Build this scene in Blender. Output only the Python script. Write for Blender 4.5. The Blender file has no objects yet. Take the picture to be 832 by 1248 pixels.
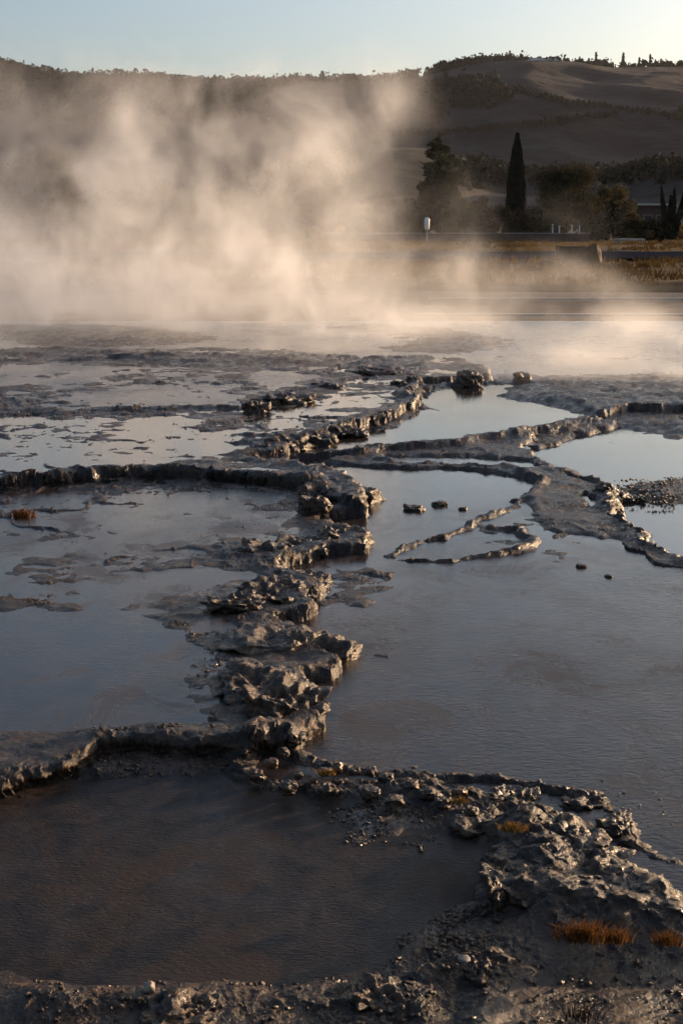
import bpy, bmesh, math, random
import numpy as np
from mathutils import Vector, Matrix, Euler
R = math.radians
random.seed(7)
S = bpy.context.scene
COL = S.collection

# ------------------------------------------------------------------ camera model (for laying the site out on the ground)
CAM_H = 1.7
F = 1733.0
HOR = 270.0
PITCH = math.atan((624 - HOR) / F)
cp, sp = math.cos(PITCH), math.sin(PITCH)

def gp(px, py, z=0.0):
    xc = (px - 416) / F; yc = (624 - py) / F
    dx, dy, dz = xc, cp + yc * sp, -sp + yc * cp
    t = (z - CAM_H) / dz
    return (dx * t, dy * t)

def at(px, py, Y):
    """the point at distance Y straight ahead"""
    xc = (px - 416) / F; yc = (624 - py) / F
    dx, dy, dz = xc, cp + yc * sp, -sp + yc * cp
    t = Y / dy
    return Vector((dx * t, Y, CAM_H + dz * t))

# ------------------------------------------------------------------ numpy noise
_rng = np.random.RandomState(11)
_P = _rng.permutation(256).astype(np.int32)
_P = np.concatenate([_P, _P, _P])
_G2 = np.stack([np.cos(np.arange(256) * 2.39996), np.sin(np.arange(256) * 2.39996)], 1).astype(np.float32)
_g = _rng.normal(size=(256, 3)); _G3 = (_g / np.linalg.norm(_g, axis=1)[:, None]).astype(np.float32)

def n2(x, y):
    x = np.asarray(x, np.float32); y = np.asarray(y, np.float32)
    xi = np.floor(x).astype(np.int32); yi = np.floor(y).astype(np.int32)
    xf = x - xi; yf = y - yi
    u = xf * xf * xf * (xf * (xf * 6 - 15) + 10); v = yf * yf * yf * (yf * (yf * 6 - 15) + 10)
    xi &= 255; yi &= 255
    def g(a, b, fx, fy):
        h = _P[_P[(xi + a) & 255] + ((yi + b) & 255)]
        gr = _G2[h]
        return gr[..., 0] * fx + gr[..., 1] * fy
    a = g(0, 0, xf, yf); b = g(1, 0, xf - 1, yf); c = g(0, 1, xf, yf - 1); d = g(1, 1, xf - 1, yf - 1)
    return (a + (b - a) * u + ((c + (d - c) * u) - (a + (b - a) * u)) * v) * 1.5

def n3(p):
    p = np.asarray(p, np.float32)
    i = np.floor(p).astype(np.int32); f = p - i
    w = f * f * f * (f * (f * 6 - 15) + 10)
    i &= 255
    out = 0
    for a in (0, 1):
        for b in (0, 1):
            for c in (0, 1):
                h = _P[_P[_P[(i[:, 0] + a) & 255] + ((i[:, 1] + b) & 255)] + ((i[:, 2] + c) & 255)]
                g = _G3[h]
                d = g[:, 0] * (f[:, 0] - a) + g[:, 1] * (f[:, 1] - b) + g[:, 2] * (f[:, 2] - c)
                wt = (w[:, 0] if a else 1 - w[:, 0]) * (w[:, 1] if b else 1 - w[:, 1]) * (w[:, 2] if c else 1 - w[:, 2])
                out = out + d * wt
    return out * 1.5

def fbm2(x, y, s, o=4, ox=0.0, lac=2.03, gain=.5):
    r = 0; a = 1; f = 1 / s; t = 0
    for k in range(o):
        r = r + a * n2(x * f + ox + 17.3 * k, y * f + ox * 1.7 - 9.1 * k); t += a
        a *= gain; f *= lac
    return r / t * 1.4

def ridged2(x, y, s, o=4, ox=0.0):
    r = 0; a = 1; f = 1 / s; t = 0
    for k in range(o):
        r = r + a * (1 - np.abs(n2(x * f + ox + 7.3 * k, y * f - ox + 3.1 * k)) * 2); t += a
        a *= .5; f *= 2.07
    return r / t

def fbm3(p, s, o=4, off=0.0, gain=.5):
    r = 0; a = 1; f = 1 / s; t = 0
    for k in range(o):
        r = r + a * n3(p * f + off + 5.7 * k); t += a
        a *= gain; f *= 2.03
    return r / t * 1.4

def ridged3(p, s, o=4, off=0.0):
    r = 0; a = 1; f = 1 / s; t = 0
    for k in range(o):
        r = r + a * (1 - np.abs(n3(p * f + off + 3.7 * k)) * 2.2); t += a
        a *= .5; f *= 2.1
    return r / t

def sstep(a, b, x):
    t = np.clip((x - a) / (b - a), 0, 1)
    return t * t * (3 - 2 * t)

# ------------------------------------------------------------------ object helpers
def tag(o, label=None, cat=None, group=None, kind=None):
    if label: o['label'] = label
    if cat: o['category'] = cat
    if group: o['group'] = group
    if kind: o['kind'] = kind
    return o

def link(name, me, mat=None, parent=None, smooth=True):
    o = bpy.data.objects.new(name, me); COL.objects.link(o)
    if mat: me.materials.append(mat)
    if parent: o.parent = parent
    if smooth and len(me.polygons):
        me.polygons.foreach_set('use_smooth', np.ones(len(me.polygons), bool))
    return o

def mesh_np(name, V, Fc, k):
    """V (n,3); Fc (m,k) faces"""
    me = bpy.data.meshes.new(name)
    V = np.asarray(V, np.float32); Fc = np.asarray(Fc, np.int32)
    me.vertices.add(len(V)); me.vertices.foreach_set('co', V.ravel())
    me.loops.add(Fc.size); me.loops.foreach_set('vertex_index', Fc.ravel())
    me.polygons.add(len(Fc)); me.polygons.foreach_set('loop_start', np.arange(0, Fc.size, k, dtype=np.int32))
    me.update(calc_edges=True)
    return me

def empty(name, loc=(0, 0, 0), rz=0):
    o = bpy.data.objects.new(name, None); COL.objects.link(o)
    o.location = loc; o.rotation_euler = (0, 0, rz); o.empty_display_size = .2
    return o

def copy_tree(o, parent=None):
    c = o.copy(); COL.objects.link(c); c.parent = parent
    for ch in list(o.children): copy_tree(ch, c)
    return c

class MB:
    def __init__(s): s.v = []; s.f = []
    def box(s, c, d, rz=0):
        x, y, z = d[0] / 2, d[1] / 2, d[2] / 2; n = len(s.v); m = Matrix.Rotation(rz, 3, 'Z')
        for a in (-1, 1):
            for b in (-1, 1):
                for e in (-1, 1): s.v.append(tuple(Vector(c) + m @ Vector((a * x, b * y, e * z))))
        for q in ((0, 1, 3, 2), (4, 6, 7, 5), (0, 4, 5, 1), (2, 3, 7, 6), (0, 2, 6, 4), (1, 5, 7, 3)): s.f.append([n + i for i in q])
    def tube(s, pts, rs, n=8, cap=True):
        pts = [Vector(p) for p in pts]; rings = []
        for i, p in enumerate(pts):
            t = (pts[min(i + 1, len(pts) - 1)] - pts[max(i - 1, 0)]).normalized()
            a = t.orthogonal().normalized(); b = t.cross(a)
            rings.append(len(s.v))
            for k in range(n):
                an = 2 * math.pi * k / n
                s.v.append(tuple(p + (a * math.cos(an) + b * math.sin(an)) * rs[i]))
        for i in range(len(pts) - 1):
            for k in range(n):
                k2 = (k + 1) % n
                s.f.append([rings[i] + k, rings[i] + k2, rings[i + 1] + k2, rings[i + 1] + k])
        if cap: s.f.append([rings[-1] + k for k in range(n)])
    def lathe(s, prof, c=(0, 0, 0), n=20):
        b = len(s.v)
        for (r, z) in prof:
            for k in range(n):
                a = 2 * math.pi * k / n; s.v.append((c[0] + r * math.cos(a), c[1] + r * math.sin(a), c[2] + z))
        for i in range(len(prof) - 1):
            for k in range(n):
                k2 = (k + 1) % n
                s.f.append([b + i * n + k, b + i * n + k2, b + (i + 1) * n + k2, b + (i + 1) * n + k])
        s.f.append([b + (len(prof) - 1) * n + k for k in range(n)])
    def build(s, name, mat, parent=None, smooth=False, loc=None, bevel=0):
        me = bpy.data.meshes.new(name); me.from_pydata(s.v, [], s.f); me.update()
        o = link(name, me, mat, parent, smooth)
        if loc is not None: o.location = loc
        if bevel:
            m = o.modifiers.new('b', 'BEVEL'); m.width = bevel; m.segments = 2
        return o

# ------------------------------------------------------------------ materials
def newmat(name):
    m = bpy.data.materials.new(name); m.use_nodes = True
    nt = m.node_tree; b = nt.nodes['Principled BSDF']
    return m, nt, b

def N(nt, t, **kw):
    n = nt.nodes.new(t)
    for k, v in kw.items():
        if k in n.inputs: n.inputs[k].default_value = v
        else: setattr(n, k, v)
    return n

def ramp(nt, stops, src=None):
    r = nt.nodes.new('ShaderNodeValToRGB')
    while len(r.color_ramp.elements) < len(stops): r.color_ramp.elements.new(.5)
    for e, (p, c) in zip(r.color_ramp.elements, stops):
        e.position = p; e.color = (c[0], c[1], c[2], 1) if hasattr(c, '__len__') else (c, c, c, 1)
    if src is not None: nt.links.new(src, r.inputs[0])
    return r

def mixc(nt, fac, a, b):
    m = nt.nodes.new('ShaderNodeMix'); m.data_type = 'RGBA'
    for s, v in ((m.inputs[0], fac), (m.inputs[6], a), (m.inputs[7], b)):
        if hasattr(v, 'links') or isinstance(v, bpy.types.NodeSocket): nt.links.new(v, s)
        else: s.default_value = v if not hasattr(v, '__len__') else (*v[:3], 1)
    return m.outputs[2]

def maths(nt, op, a, b=None, c=None, clamp=False):
    m = nt.nodes.new('ShaderNodeMath'); m.operation = op; m.use_clamp = clamp
    for i, v in enumerate((a, b, c)):
        if v is None: continue
        if isinstance(v, bpy.types.NodeSocket): nt.links.new(v, m.inputs[i])
        else: m.inputs[i].default_value = v
    return m.outputs[0]

def simple(name, col, rough=.7, var=.25, scale=8, metallic=0, bump=0.0):
    m, nt, b = newmat(name)
    tc = N(nt, 'ShaderNodeTexCoord'); no = N(nt, 'ShaderNodeTexNoise', Scale=scale, Detail=6.0)
    nt.links.new(tc.outputs['Object'], no.inputs['Vector'])
    d = [c * (1 - var) for c in col]; l = [min(1, c * (1 + var)) for c in col]
    r = ramp(nt, [(.3, d), (.7, l)], no.outputs[0])
    nt.links.new(r.outputs[0], b.inputs['Base Color'])
    b.inputs['Roughness'].default_value = rough; b.inputs['Metallic'].default_value = metallic; b.inputs['Specular IOR Level'].default_value = .2 if rough > .45 else .5
    if bump:
        bp = N(nt, 'ShaderNodeBump', Strength=bump, Distance=.02)
        nt.links.new(no.outputs[0], bp.inputs['Height']); nt.links.new(bp.outputs[0], b.inputs['Normal'])
    return m

def leafmat(name, dark, light, scale=1.5, trans=.25):
    m, nt, b = newmat(name)
    tc = N(nt, 'ShaderNodeTexCoord'); no = N(nt, 'ShaderNodeTexNoise', Scale=scale, Detail=4.0)
    nt.links.new(tc.outputs['Object'], no.inputs['Vector'])
    r = ramp(nt, [(.35, dark), (.68, light)], no.outputs[0])
    nt.links.new(r.outputs[0], b.inputs['Base Color']); b.inputs['Roughness'].default_value = .85; b.inputs['Specular IOR Level'].default_value = .08
    tr = N(nt, 'ShaderNodeBsdfTranslucent'); nt.links.new(r.outputs[0], tr.inputs[0])
    ms = N(nt, 'ShaderNodeMixShader'); ms.inputs[0].default_value = trans
    nt.links.new(b.outputs[0], ms.inputs[1]); nt.links.new(tr.outputs[0], ms.inputs[2])
    nt.links.new(ms.outputs[0], nt.nodes['Material Output'].inputs['Surface'])
    return m

def ground_material():
    m, nt, b = newmat('wet_sinter')
    L = nt.links.new
    geo = N(nt, 'ShaderNodeNewGeometry')
    A = lambda n: N(nt, 'ShaderNodeAttribute', attribute_name=n).outputs['Fac']
    rough_a, brown_a, far_a, grit_a = A('rocky'), A('brown'), A('far'), A('grit')
    def noise(sc, det=6.0, rg=.6, ty='FBM', vec=None):
        n = N(nt, 'ShaderNodeTexNoise', Scale=sc, Detail=det, Roughness=rg); L(vec or geo.outputs['Position'], n.inputs['Vector']); return n.outputs[0]
    n1 = noise(3.0); n2_ = noise(14.0, 8.0, .7); n3_ = noise(60.0, 5.0, .65)
    base = ramp(nt, [(.32, (.013, .008, .006)), (.5, (.033, .021, .015)), (.66, (.088, .064, .050))], n2_)
    big = ramp(nt, [(.35, (.60, .50, .46)), (.65, (1.05, 1.0, 1.0))], n1)
    mul = N(nt, 'ShaderNodeMix', data_type='RGBA', blend_type='MULTIPLY'); mul.inputs[0].default_value = 1
    L(base.outputs[0], mul.inputs[6]); L(big.outputs[0], mul.inputs[7])
    browns = ramp(nt, [(.3, (.016, .008, .005)), (.52, (.034, .019, .011)), (.7, (.13, .072, .036))], n2_)
    pale = N(nt, 'ShaderNodeTexNoise', Scale=2.1, Detail=9.0, Roughness=.72, Distortion=.8); L(geo.outputs['Position'], pale.inputs['Vector'])
    pf = maths(nt, 'MULTIPLY', ramp(nt, [(.56, 0.0), (.66, .8)], pale.outputs[0]).outputs[0], maths(nt, 'SUBTRACT', 1.0, brown_a, clamp=True))
    basec = mixc(nt, pf, mul.outputs[2], (.19, .175, .165))
    bf = maths(nt, 'MULTIPLY', brown_a, ramp(nt, [(.38, .70), (.6, 1.0)], n1).outputs[0], clamp=True)
    c = mixc(nt, bf, basec, browns.outputs[0])
    sp = N(nt, 'ShaderNodeMix', data_type='RGBA', blend_type='MULTIPLY'); sp.inputs[0].default_value = 1
    L(c, sp.inputs[6]); L(ramp(nt, [(.36, (.45, .42, .40)), (.52, (1, 1, 1)), (.66, (1.35, 1.28, 1.2))], n3_).outputs[0], sp.inputs[7]); c = sp.outputs[2]
    # far fields: ochre grass and bare soil
    nf = N(nt, 'ShaderNodeTexNoise', Scale=1.0, Detail=9.0, Roughness=.7)
    mp = N(nt, 'ShaderNodeMapping'); mp.inputs['Scale'].default_value = (.16, .20, 1); L(geo.outputs['Position'], mp.inputs['Vector']); L(mp.outputs[0], nf.inputs['Vector'])
    field = ramp(nt, [(.38, (.030, .020, .012)), (.5, (.085, .052, .020)), (.62, (.15, .088, .030))], nf.outputs[0])
    c = mixc(nt, far_a, c, field.outputs[0])
    L(c, b.inputs['Base Color'])
    rr = ramp(nt, [(.38, .12), (.62, .58)], n2_)
    ro = maths(nt, 'ADD', rr.outputs[0], maths(nt, 'MULTIPLY', far_a, .6), clamp=True)
    ro = maths(nt, 'ADD', ro, maths(nt, 'MULTIPLY', grit_a, .12), clamp=True)
    ro = maths(nt, 'ADD', ro, maths(nt, 'MULTIPLY', rough_a, .06), clamp=True)
    L(ro, b.inputs['Roughness'])
    L(maths(nt, 'SUBTRACT', .36, maths(nt, 'MULTIPLY', far_a, .30)), b.inputs['Specular IOR Level'])
    # relief: rippled crust, finer grit
    vor = N(nt, 'ShaderNodeTexVoronoi', Scale=55.0); L(geo.outputs['Position'], vor.inputs['Vector'])
    h = maths(nt, 'ADD', maths(nt, 'MULTIPLY', n2_, 1.0), maths(nt, 'MULTIPLY', n3_, .35))
    h = maths(nt, 'ADD', h, maths(nt, 'MULTIPLY', maths(nt, 'MULTIPLY', vor.outputs['Distance'], grit_a), -.5))
    bp = N(nt, 'ShaderNodeBump', Strength=.55, Distance=.02); L(h, bp.inputs['Height'])
    L(maths(nt, 'SUBTRACT', .85, maths(nt, 'MULTIPLY', far_a, .7)), bp.inputs['Strength'])
    L(bp.outputs[0], b.inputs['Normal'])
    return m

def rock_material():
    m, nt, b = newmat('wet_rock')
    L = nt.links.new
    tc = N(nt, 'ShaderNodeTexCoord'); oi = N(nt, 'ShaderNodeObjectInfo')
    geo = N(nt, 'ShaderNodeNewGeometry')
    def noise(sc, det=6.0, rg=.6):
        n = N(nt, 'ShaderNodeTexNoise', Scale=sc, Detail=det, Roughness=rg); L(geo.outputs['Position'], n.inputs['Vector']); return n.outputs[0]
    a, f, g = noise(7.0), noise(30.0, 8.0, .7), noise(120.0, 4.0)
    dark = ramp(nt, [(.3, (.007, .004, .002)), (.55, (.026, .013, .006)), (.72, (.095, .047, .020))], f)
    brn = ramp(nt, [(.3, (.018, .008, .004)), (.55, (.062, .028, .010)), (.72, (.19, .088, .030))], f)
    c = mixc(nt, ramp(nt, [(.36, 0.0), (.56, 1.0)], a).outputs[0], dark.outputs[0], brn.outputs[0])
    L(c, b.inputs['Base Color'])
    L(ramp(nt, [(.35, .12), (.65, .42)], f).outputs[0], b.inputs['Roughness']); b.inputs['Specular IOR Level'].default_value = .5
    h = maths(nt, 'ADD', maths(nt, 'MULTIPLY', f, 1.0), maths(nt, 'MULTIPLY', g, .4))
    bp = N(nt, 'ShaderNodeBump', Strength=.8, Distance=.015); L(h, bp.inputs['Height']); L(bp.outputs[0], b.inputs['Normal'])
    return m

def water_material(name, dark, light, rough=.06, scale=4.0, rip=.25, ripscale=28.0, film=.5, spec=.5, scum=.5, ior=1.33, fade=False):
    m, nt, b = newmat(name)
    L = nt.links.new
    geo = N(nt, 'ShaderNodeNewGeometry')
    mp = N(nt, 'ShaderNodeMapping'); mp.inputs['Scale'].default_value = (1, .75, 1); L(geo.outputs['Position'], mp.inputs['Vector'])
    def noise(sc, det=6.0, rg=.6, dist=0.0):
        n = N(nt, 'ShaderNodeTexNoise', Scale=sc, Detail=det, Roughness=rg, Distortion=dist); L(mp.outputs[0], n.inputs['Vector']); return n.outputs[0]
    bed = noise(scale, 9.0, .65, .6); patch = noise(1.1, 4.0, .55, .4)
    c = ramp(nt, [(.33, dark), (.67, light)], bed)
    fl = noise(2.3, 10.0, .70, .9); ff = maths(nt, 'MULTIPLY', ramp(nt, [(.50, 0.0), (.60, 1.0)], fl).outputs[0], scum)
    cc = mixc(nt, ff, c.outputs[0], [min(1, v * 1.3 + .008) for v in light])
    L(cc, b.inputs['Base Color'])
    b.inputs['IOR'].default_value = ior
    if fade:      # smoother with distance, and IOR raised there to brighten the reflection
        sx = N(nt, 'ShaderNodeSeparateXYZ'); L(geo.outputs['Position'], sx.inputs[0])
        mrn = N(nt, 'ShaderNodeMapRange'); mrn.inputs['From Min'].default_value = 5.5; mrn.inputs['From Max'].default_value = 9.5; L(sx.outputs['Y'], mrn.inputs['Value'])
        calm = maths(nt, 'SUBTRACT', 1.0, mrn.outputs[0])
        L(maths(nt, 'ADD', 1.33, maths(nt, 'MULTIPLY', mrn.outputs[0], .40)), b.inputs['IOR'])
    r = maths(nt, 'ADD', rough, maths(nt, 'MULTIPLY', ramp(nt, [(.45, 0.0), (.7, 1.0)], patch).outputs[0], film))
    L(maths(nt, 'SUBTRACT', spec, maths(nt, 'MULTIPLY', ff, .22)), b.inputs['Specular IOR Level'])
    r = maths(nt, 'ADD', r, maths(nt, 'MULTIPLY', ff, .22), clamp=True)
    if fade: r = maths(nt, 'MULTIPLY', r, maths(nt, 'ADD', .25, maths(nt, 'MULTIPLY', calm, .75)))
    L(r, b.inputs['Roughness'])
    mp2 = N(nt, 'ShaderNodeMapping'); mp2.inputs['Scale'].default_value = (1, 2.0, 1); mp2.inputs['Rotation'].default_value = (0, 0, .25)
    L(geo.outputs['Position'], mp2.inputs['Vector'])
    w1 = N(nt, 'ShaderNodeTexNoise', Scale=ripscale, Detail=5.0, Roughness=.55, Distortion=.8); L(mp2.outputs[0], w1.inputs['Vector'])
    st = maths(nt, 'MULTIPLY', ramp(nt, [(.3, .35), (.7, 1.0)], patch).outputs[0], rip)
    if fade: st = maths(nt, 'MULTIPLY', st, maths(nt, 'ADD', .25, maths(nt, 'MULTIPLY', calm, .75)))
    bp = N(nt, 'ShaderNodeBump', Distance=.01); L(w1.outputs[0], bp.inputs['Height']); L(st, bp.inputs['Strength'])
    L(bp.outputs[0], b.inputs['Normal'])
    return m

M_GROUND = ground_material()
M_ROCK = rock_material()
M_BARK = simple('bark', (.05, .038, .028), .9, .4, 6)
M_WHITE = simple('white_paint', (.75, .74, .72), .5, .06, 3)
M_STONE = simple('pale_stone', (.40, .36, .31), .8, .2, 3)
M_CONC = simple('grey_concrete', (.22, .20, .19), .8, .2, 3)
M_MAROON = simple('dark_masonry', (.075, .048, .045), .8, .3, 2)
M_DARKW = simple('dark_wood', (.05, .032, .022), .7, .3, 5)
M_ROOF = simple('pale_roof', (.45, .40, .34), .7, .15, 2)
M_ASPH = simple('pale_road', (.022, .025, .036), .95, .15, .6)
M_ASPH.node_tree.nodes['Principled BSDF'].inputs['Specular IOR Level'].default_value = 0
M_DARKW.node_tree.nodes['Principled BSDF'].inputs['Specular IOR Level'].default_value = .05
M_GLASS = simple('dark_glass', (.02, .02, .025), .15, .1, 2)
M_GRASSDRY = leafmat('dry_grass_blades', (.07, .028, .008), (.24, .105, .028), 20, .35)
M_MOSS = leafmat('ochre_moss', (.15, .080, .018), (.34, .190, .050), 30, .2)
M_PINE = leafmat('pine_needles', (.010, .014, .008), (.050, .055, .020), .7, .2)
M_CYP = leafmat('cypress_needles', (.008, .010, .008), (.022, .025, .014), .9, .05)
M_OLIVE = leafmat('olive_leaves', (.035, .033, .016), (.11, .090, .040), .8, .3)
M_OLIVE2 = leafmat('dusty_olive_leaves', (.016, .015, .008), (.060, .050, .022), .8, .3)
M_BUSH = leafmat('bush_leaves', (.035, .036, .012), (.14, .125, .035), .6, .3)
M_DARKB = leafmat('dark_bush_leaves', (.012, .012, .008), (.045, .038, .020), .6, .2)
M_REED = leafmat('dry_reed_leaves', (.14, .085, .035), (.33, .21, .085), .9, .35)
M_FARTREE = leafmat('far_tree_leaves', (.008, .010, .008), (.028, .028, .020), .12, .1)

# ------------------------------------------------------------------ the terraced ground
def poly(pts, z): return np.array([gp(x, y, z) for x, y in pts], np.float32)

def seg_dist(X, Y, a, b):
    dx, dy = b[0] - a[0], b[1] - a[1]
    t = np.clip(((X - a[0]) * dx + (Y - a[1]) * dy) / (dx * dx + dy * dy + 1e-12), 0, 1)
    return np.hypot(X - a[0] - t * dx, Y - a[1] - t * dy), t

def sdf_poly(X, Y, P):
    """positive inside"""
    lo = P.min(0) - 1.2; hi = P.max(0) + 1.2
    out = np.full(X.shape, -9.0, np.float32)
    m = (X > lo[0]) & (X < hi[0]) & (Y > lo[1]) & (Y < hi[1])
    x, y = X[m], Y[m]
    d = np.full(x.shape, 1e9, np.float32); ins = np.zeros(x.shape, bool)
    for i in range(len(P)):
        a, b = P[i], P[(i + 1) % len(P)]
        dd, _ = seg_dist(x, y, a, b); d = np.minimum(d, dd)
        c = ((a[1] > y) != (b[1] > y)) & (x < (b[0] - a[0]) * (y - a[1]) / (b[1] - a[1] + 1e-12) + a[0])
        ins ^= c
    out[m] = np.where(ins, d, -d)
    return out

def line_d(X, Y, P, reach=1.0):
    lo = P.min(0) - reach; hi = P.max(0) + reach
    out = np.full(X.shape, 9.0, np.float32); tt = np.zeros(X.shape, np.float32)
    m = (X > lo[0]) & (X < hi[0]) & (Y > lo[1]) & (Y < hi[1])
    x, y = X[m], Y[m]; d = np.full(x.shape, 9.0, np.float32); T = np.zeros(x.shape, np.float32)
    for i in range(len(P) - 1):
        dd, t = seg_dist(x, y, P[i], P[i + 1]); k = dd < d
        d[k] = dd[k]; T[k] = (i + t[k]) / (len(P) - 1)
    out[m] = d; tt[m] = T
    return out, tt

# (outline in photo pixels, level, cliff width)
LEVELS = [
    ('R3', [(345,556),(372,545),(440,522),(500,495),(520,470),(600,466),(700,470),(1300,470),(1300,505),(740,503),(650,525),(560,540),(440,552)], .03, .05),
    ('R4', [(640,541),(700,527),(760,510),(1300,508),(1500,860),(832,692),(775,657),(745,628),(755,612),(738,592),(690,578),(655,565)], -.035, .04),
    ('M', [(-900,460),(300,440),(520,440),(515,480),(500,493),(440,520),(385,535),(345,545),(340,556),(350,566),(420,578),(453,603),(430,622),(392,622),(388,632),(442,652),(438,664),(395,668),(345,680),(330,690),(390,708),(392,716),(372,724),(372,740),(345,748),(325,752),(375,775),(411,806),(400,816),(365,820),(382,850),(380,880),(350,896),(300,902),(200,899),(150,900),(112,905),(80,930),(30,942),(0,955),(-300,975),(-900,1000)], .042, .03),
    ('L3', [(-900,455),(300,436),(560,436),(600,455),(520,462),(495,478),(512,487),(500,494),(440,518),(400,526),(365,538),(345,548),(300,553),(322,560),(360,566),(410,578),(452,600),(440,613),(400,597),(375,588),(330,581),(250,575),(170,573),(60,583),(0,586),(-900,590)], .082, .035),
    ('L4', [(-900,430),(300,425),(430,432),(400,452),(430,458),(395,470),(330,478),(300,488),(322,498),(290,497),(150,500),(0,506),(-900,510)], .093, .05),
]
# ridges / rims : (pixels, z, height, width, rocky)
RIDGES = [
    # ring and rubble rim between the near pools
    ([(318,903),(345,912),(372,928),(410,938),(450,943),(490,948),(530,955),(565,970),(600,985)], 0, .045, .05, 1),
    ([(318,903),(298,925),(305,945),(335,956),(380,962),(430,964),(470,968),(520,975),(560,985),(610,1003)], 0, .055, .055, 1),
    ([(430,955),(480,962),(540,972)], 0, .05, .08, 1),
    # outer rim running down right
    ([(520,948),(580,950),(640,955),(700,965),(735,982),(755,1005),(770,1028)], 0, .045, .05, .9),
    ([(770,1028),(795,1045),(832,1052),(880,1060)], 0, .025, .04, .9),
    # rocky massif
    ([(565,985),(600,1000),(635,1015),(660,1045),(672,1080),(690,1110)], 0, .050, .075, .9),
    ([(600,985),(650,992),(690,1010),(720,1030),(735,1040)], 0, .050, .06, .9),
    ([(690,1045),(730,1060),(765,1080),(800,1105),(832,1130),(900,1170)], 0, .048, .11, .9),
    ([(640,1095),(700,1120),(760,1128),(832,1145)], 0, .045, .10, .8),
    ([(603,1045),(608,1070),(600,1090),(612,1110)], 0, .035, .03, .8),
    ([(600,1160),(596,1185),(585,1210),(572,1248)], .03, .022, .04, .7),
    ([(500,1225),(430,1205),(330,1215),(180,1210),(60,1220)], .03, .02, .08, .8),
    ([(520,1185),(560,1172),(600,1160)], .03, .03, .05, .9),
    # pebbly scum streaks in the right pool
    ([(732,950),(755,958),(775,968),(785,982)], 0, .022, .035, 1),
    ([(748,985),(775,995),(800,1008),(832,1018)], 0, .022, .035, 1),
    ([(800,975),(832,985),(860,990)], 0, .018, .03, 1),
    # edge of the near step on the left
    ([(-200,905),(0,905),(60,900),(110,895),(200,888),(300,888)], .042, .005, .07, .3),
    ([(-200,960),(0,945),(60,925),(105,903)], .10, .02, .05, 1),
    # right pool rims
    ([(655,592),(640,610),(600,628),(560,645),(515,660),(480,672),(468,681),(500,686),(545,686),(590,678),(635,668),(648,657),(635,647),(600,645)], 0, .046, .040, .4),
    ([(770,652),(800,668),(832,686),(900,715)], 0, .028, .035, .6),
    ([(655,590),(640,578),(600,570),(520,566),(450,563)], 0, .040, .038, .2),
    ([(740,592),(752,610),(742,622),(762,645),(772,655)], 0, .035, .05, .8),
    ([(655,567),(690,580),(735,590)], 0, .028, .045, .4),
    ([(400,560),(440,547),(500,543),(560,540),(600,532),(660,525),(720,514),(745,508)], .03, .038, .10, .2),
    ([(745,508),(720,500),(700,492)], .03, .034, .09, .05),
    ([(760,600),(800,608),(790,612)], -.05, .02, .08, .8),
    ([(400,782),(440,784),(462,800)], 0, .018, .03, .8),
    ([(455,700),(478,705),(484,695)], 0, .02, .04, .8),
    # left shelves
    ([(-200,500),(0,500),(150,496),(290,493),(330,500)], .11, .02, .05, .2),
    ([(-300,587),(0,584),(60,580),(170,569),(250,571),(330,576),(380,584)], .09, .035, .09, .3),
    ([(440,520),(470,510),(515,489),(495,478),(530,465),(590,458),(640,458)], .09, .03, .10, .2),
    ([(300,448),(330,445),(400,455)], .11, .03, .2, .3),
    # banks behind
    ([(-400,398),(0,396),(90,396),(140,405)], .093, .10, 1.2, .03),
    ([(60,428),(120,432),(200,438),(280,442),(350,440)], .093, .06, .5, .10),
    ([(430,446),(470,440),(510,445)], .093, .05, .25, .1),
    ([(590,452),(640,458),(700,455),(832,452),(1100,450)], .05, .04, .35, .06),
    ([(700,490),(760,485),(832,490),(1100,495)], .03, .03, .6, .05),
    ([(600,432),(680,430),(832,436),(1100,436)], .03, .02, .4, .05),
    ([(440,395),(500,398),(560,410),(540,420)], .05, .05, .8, .03),
]
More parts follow.
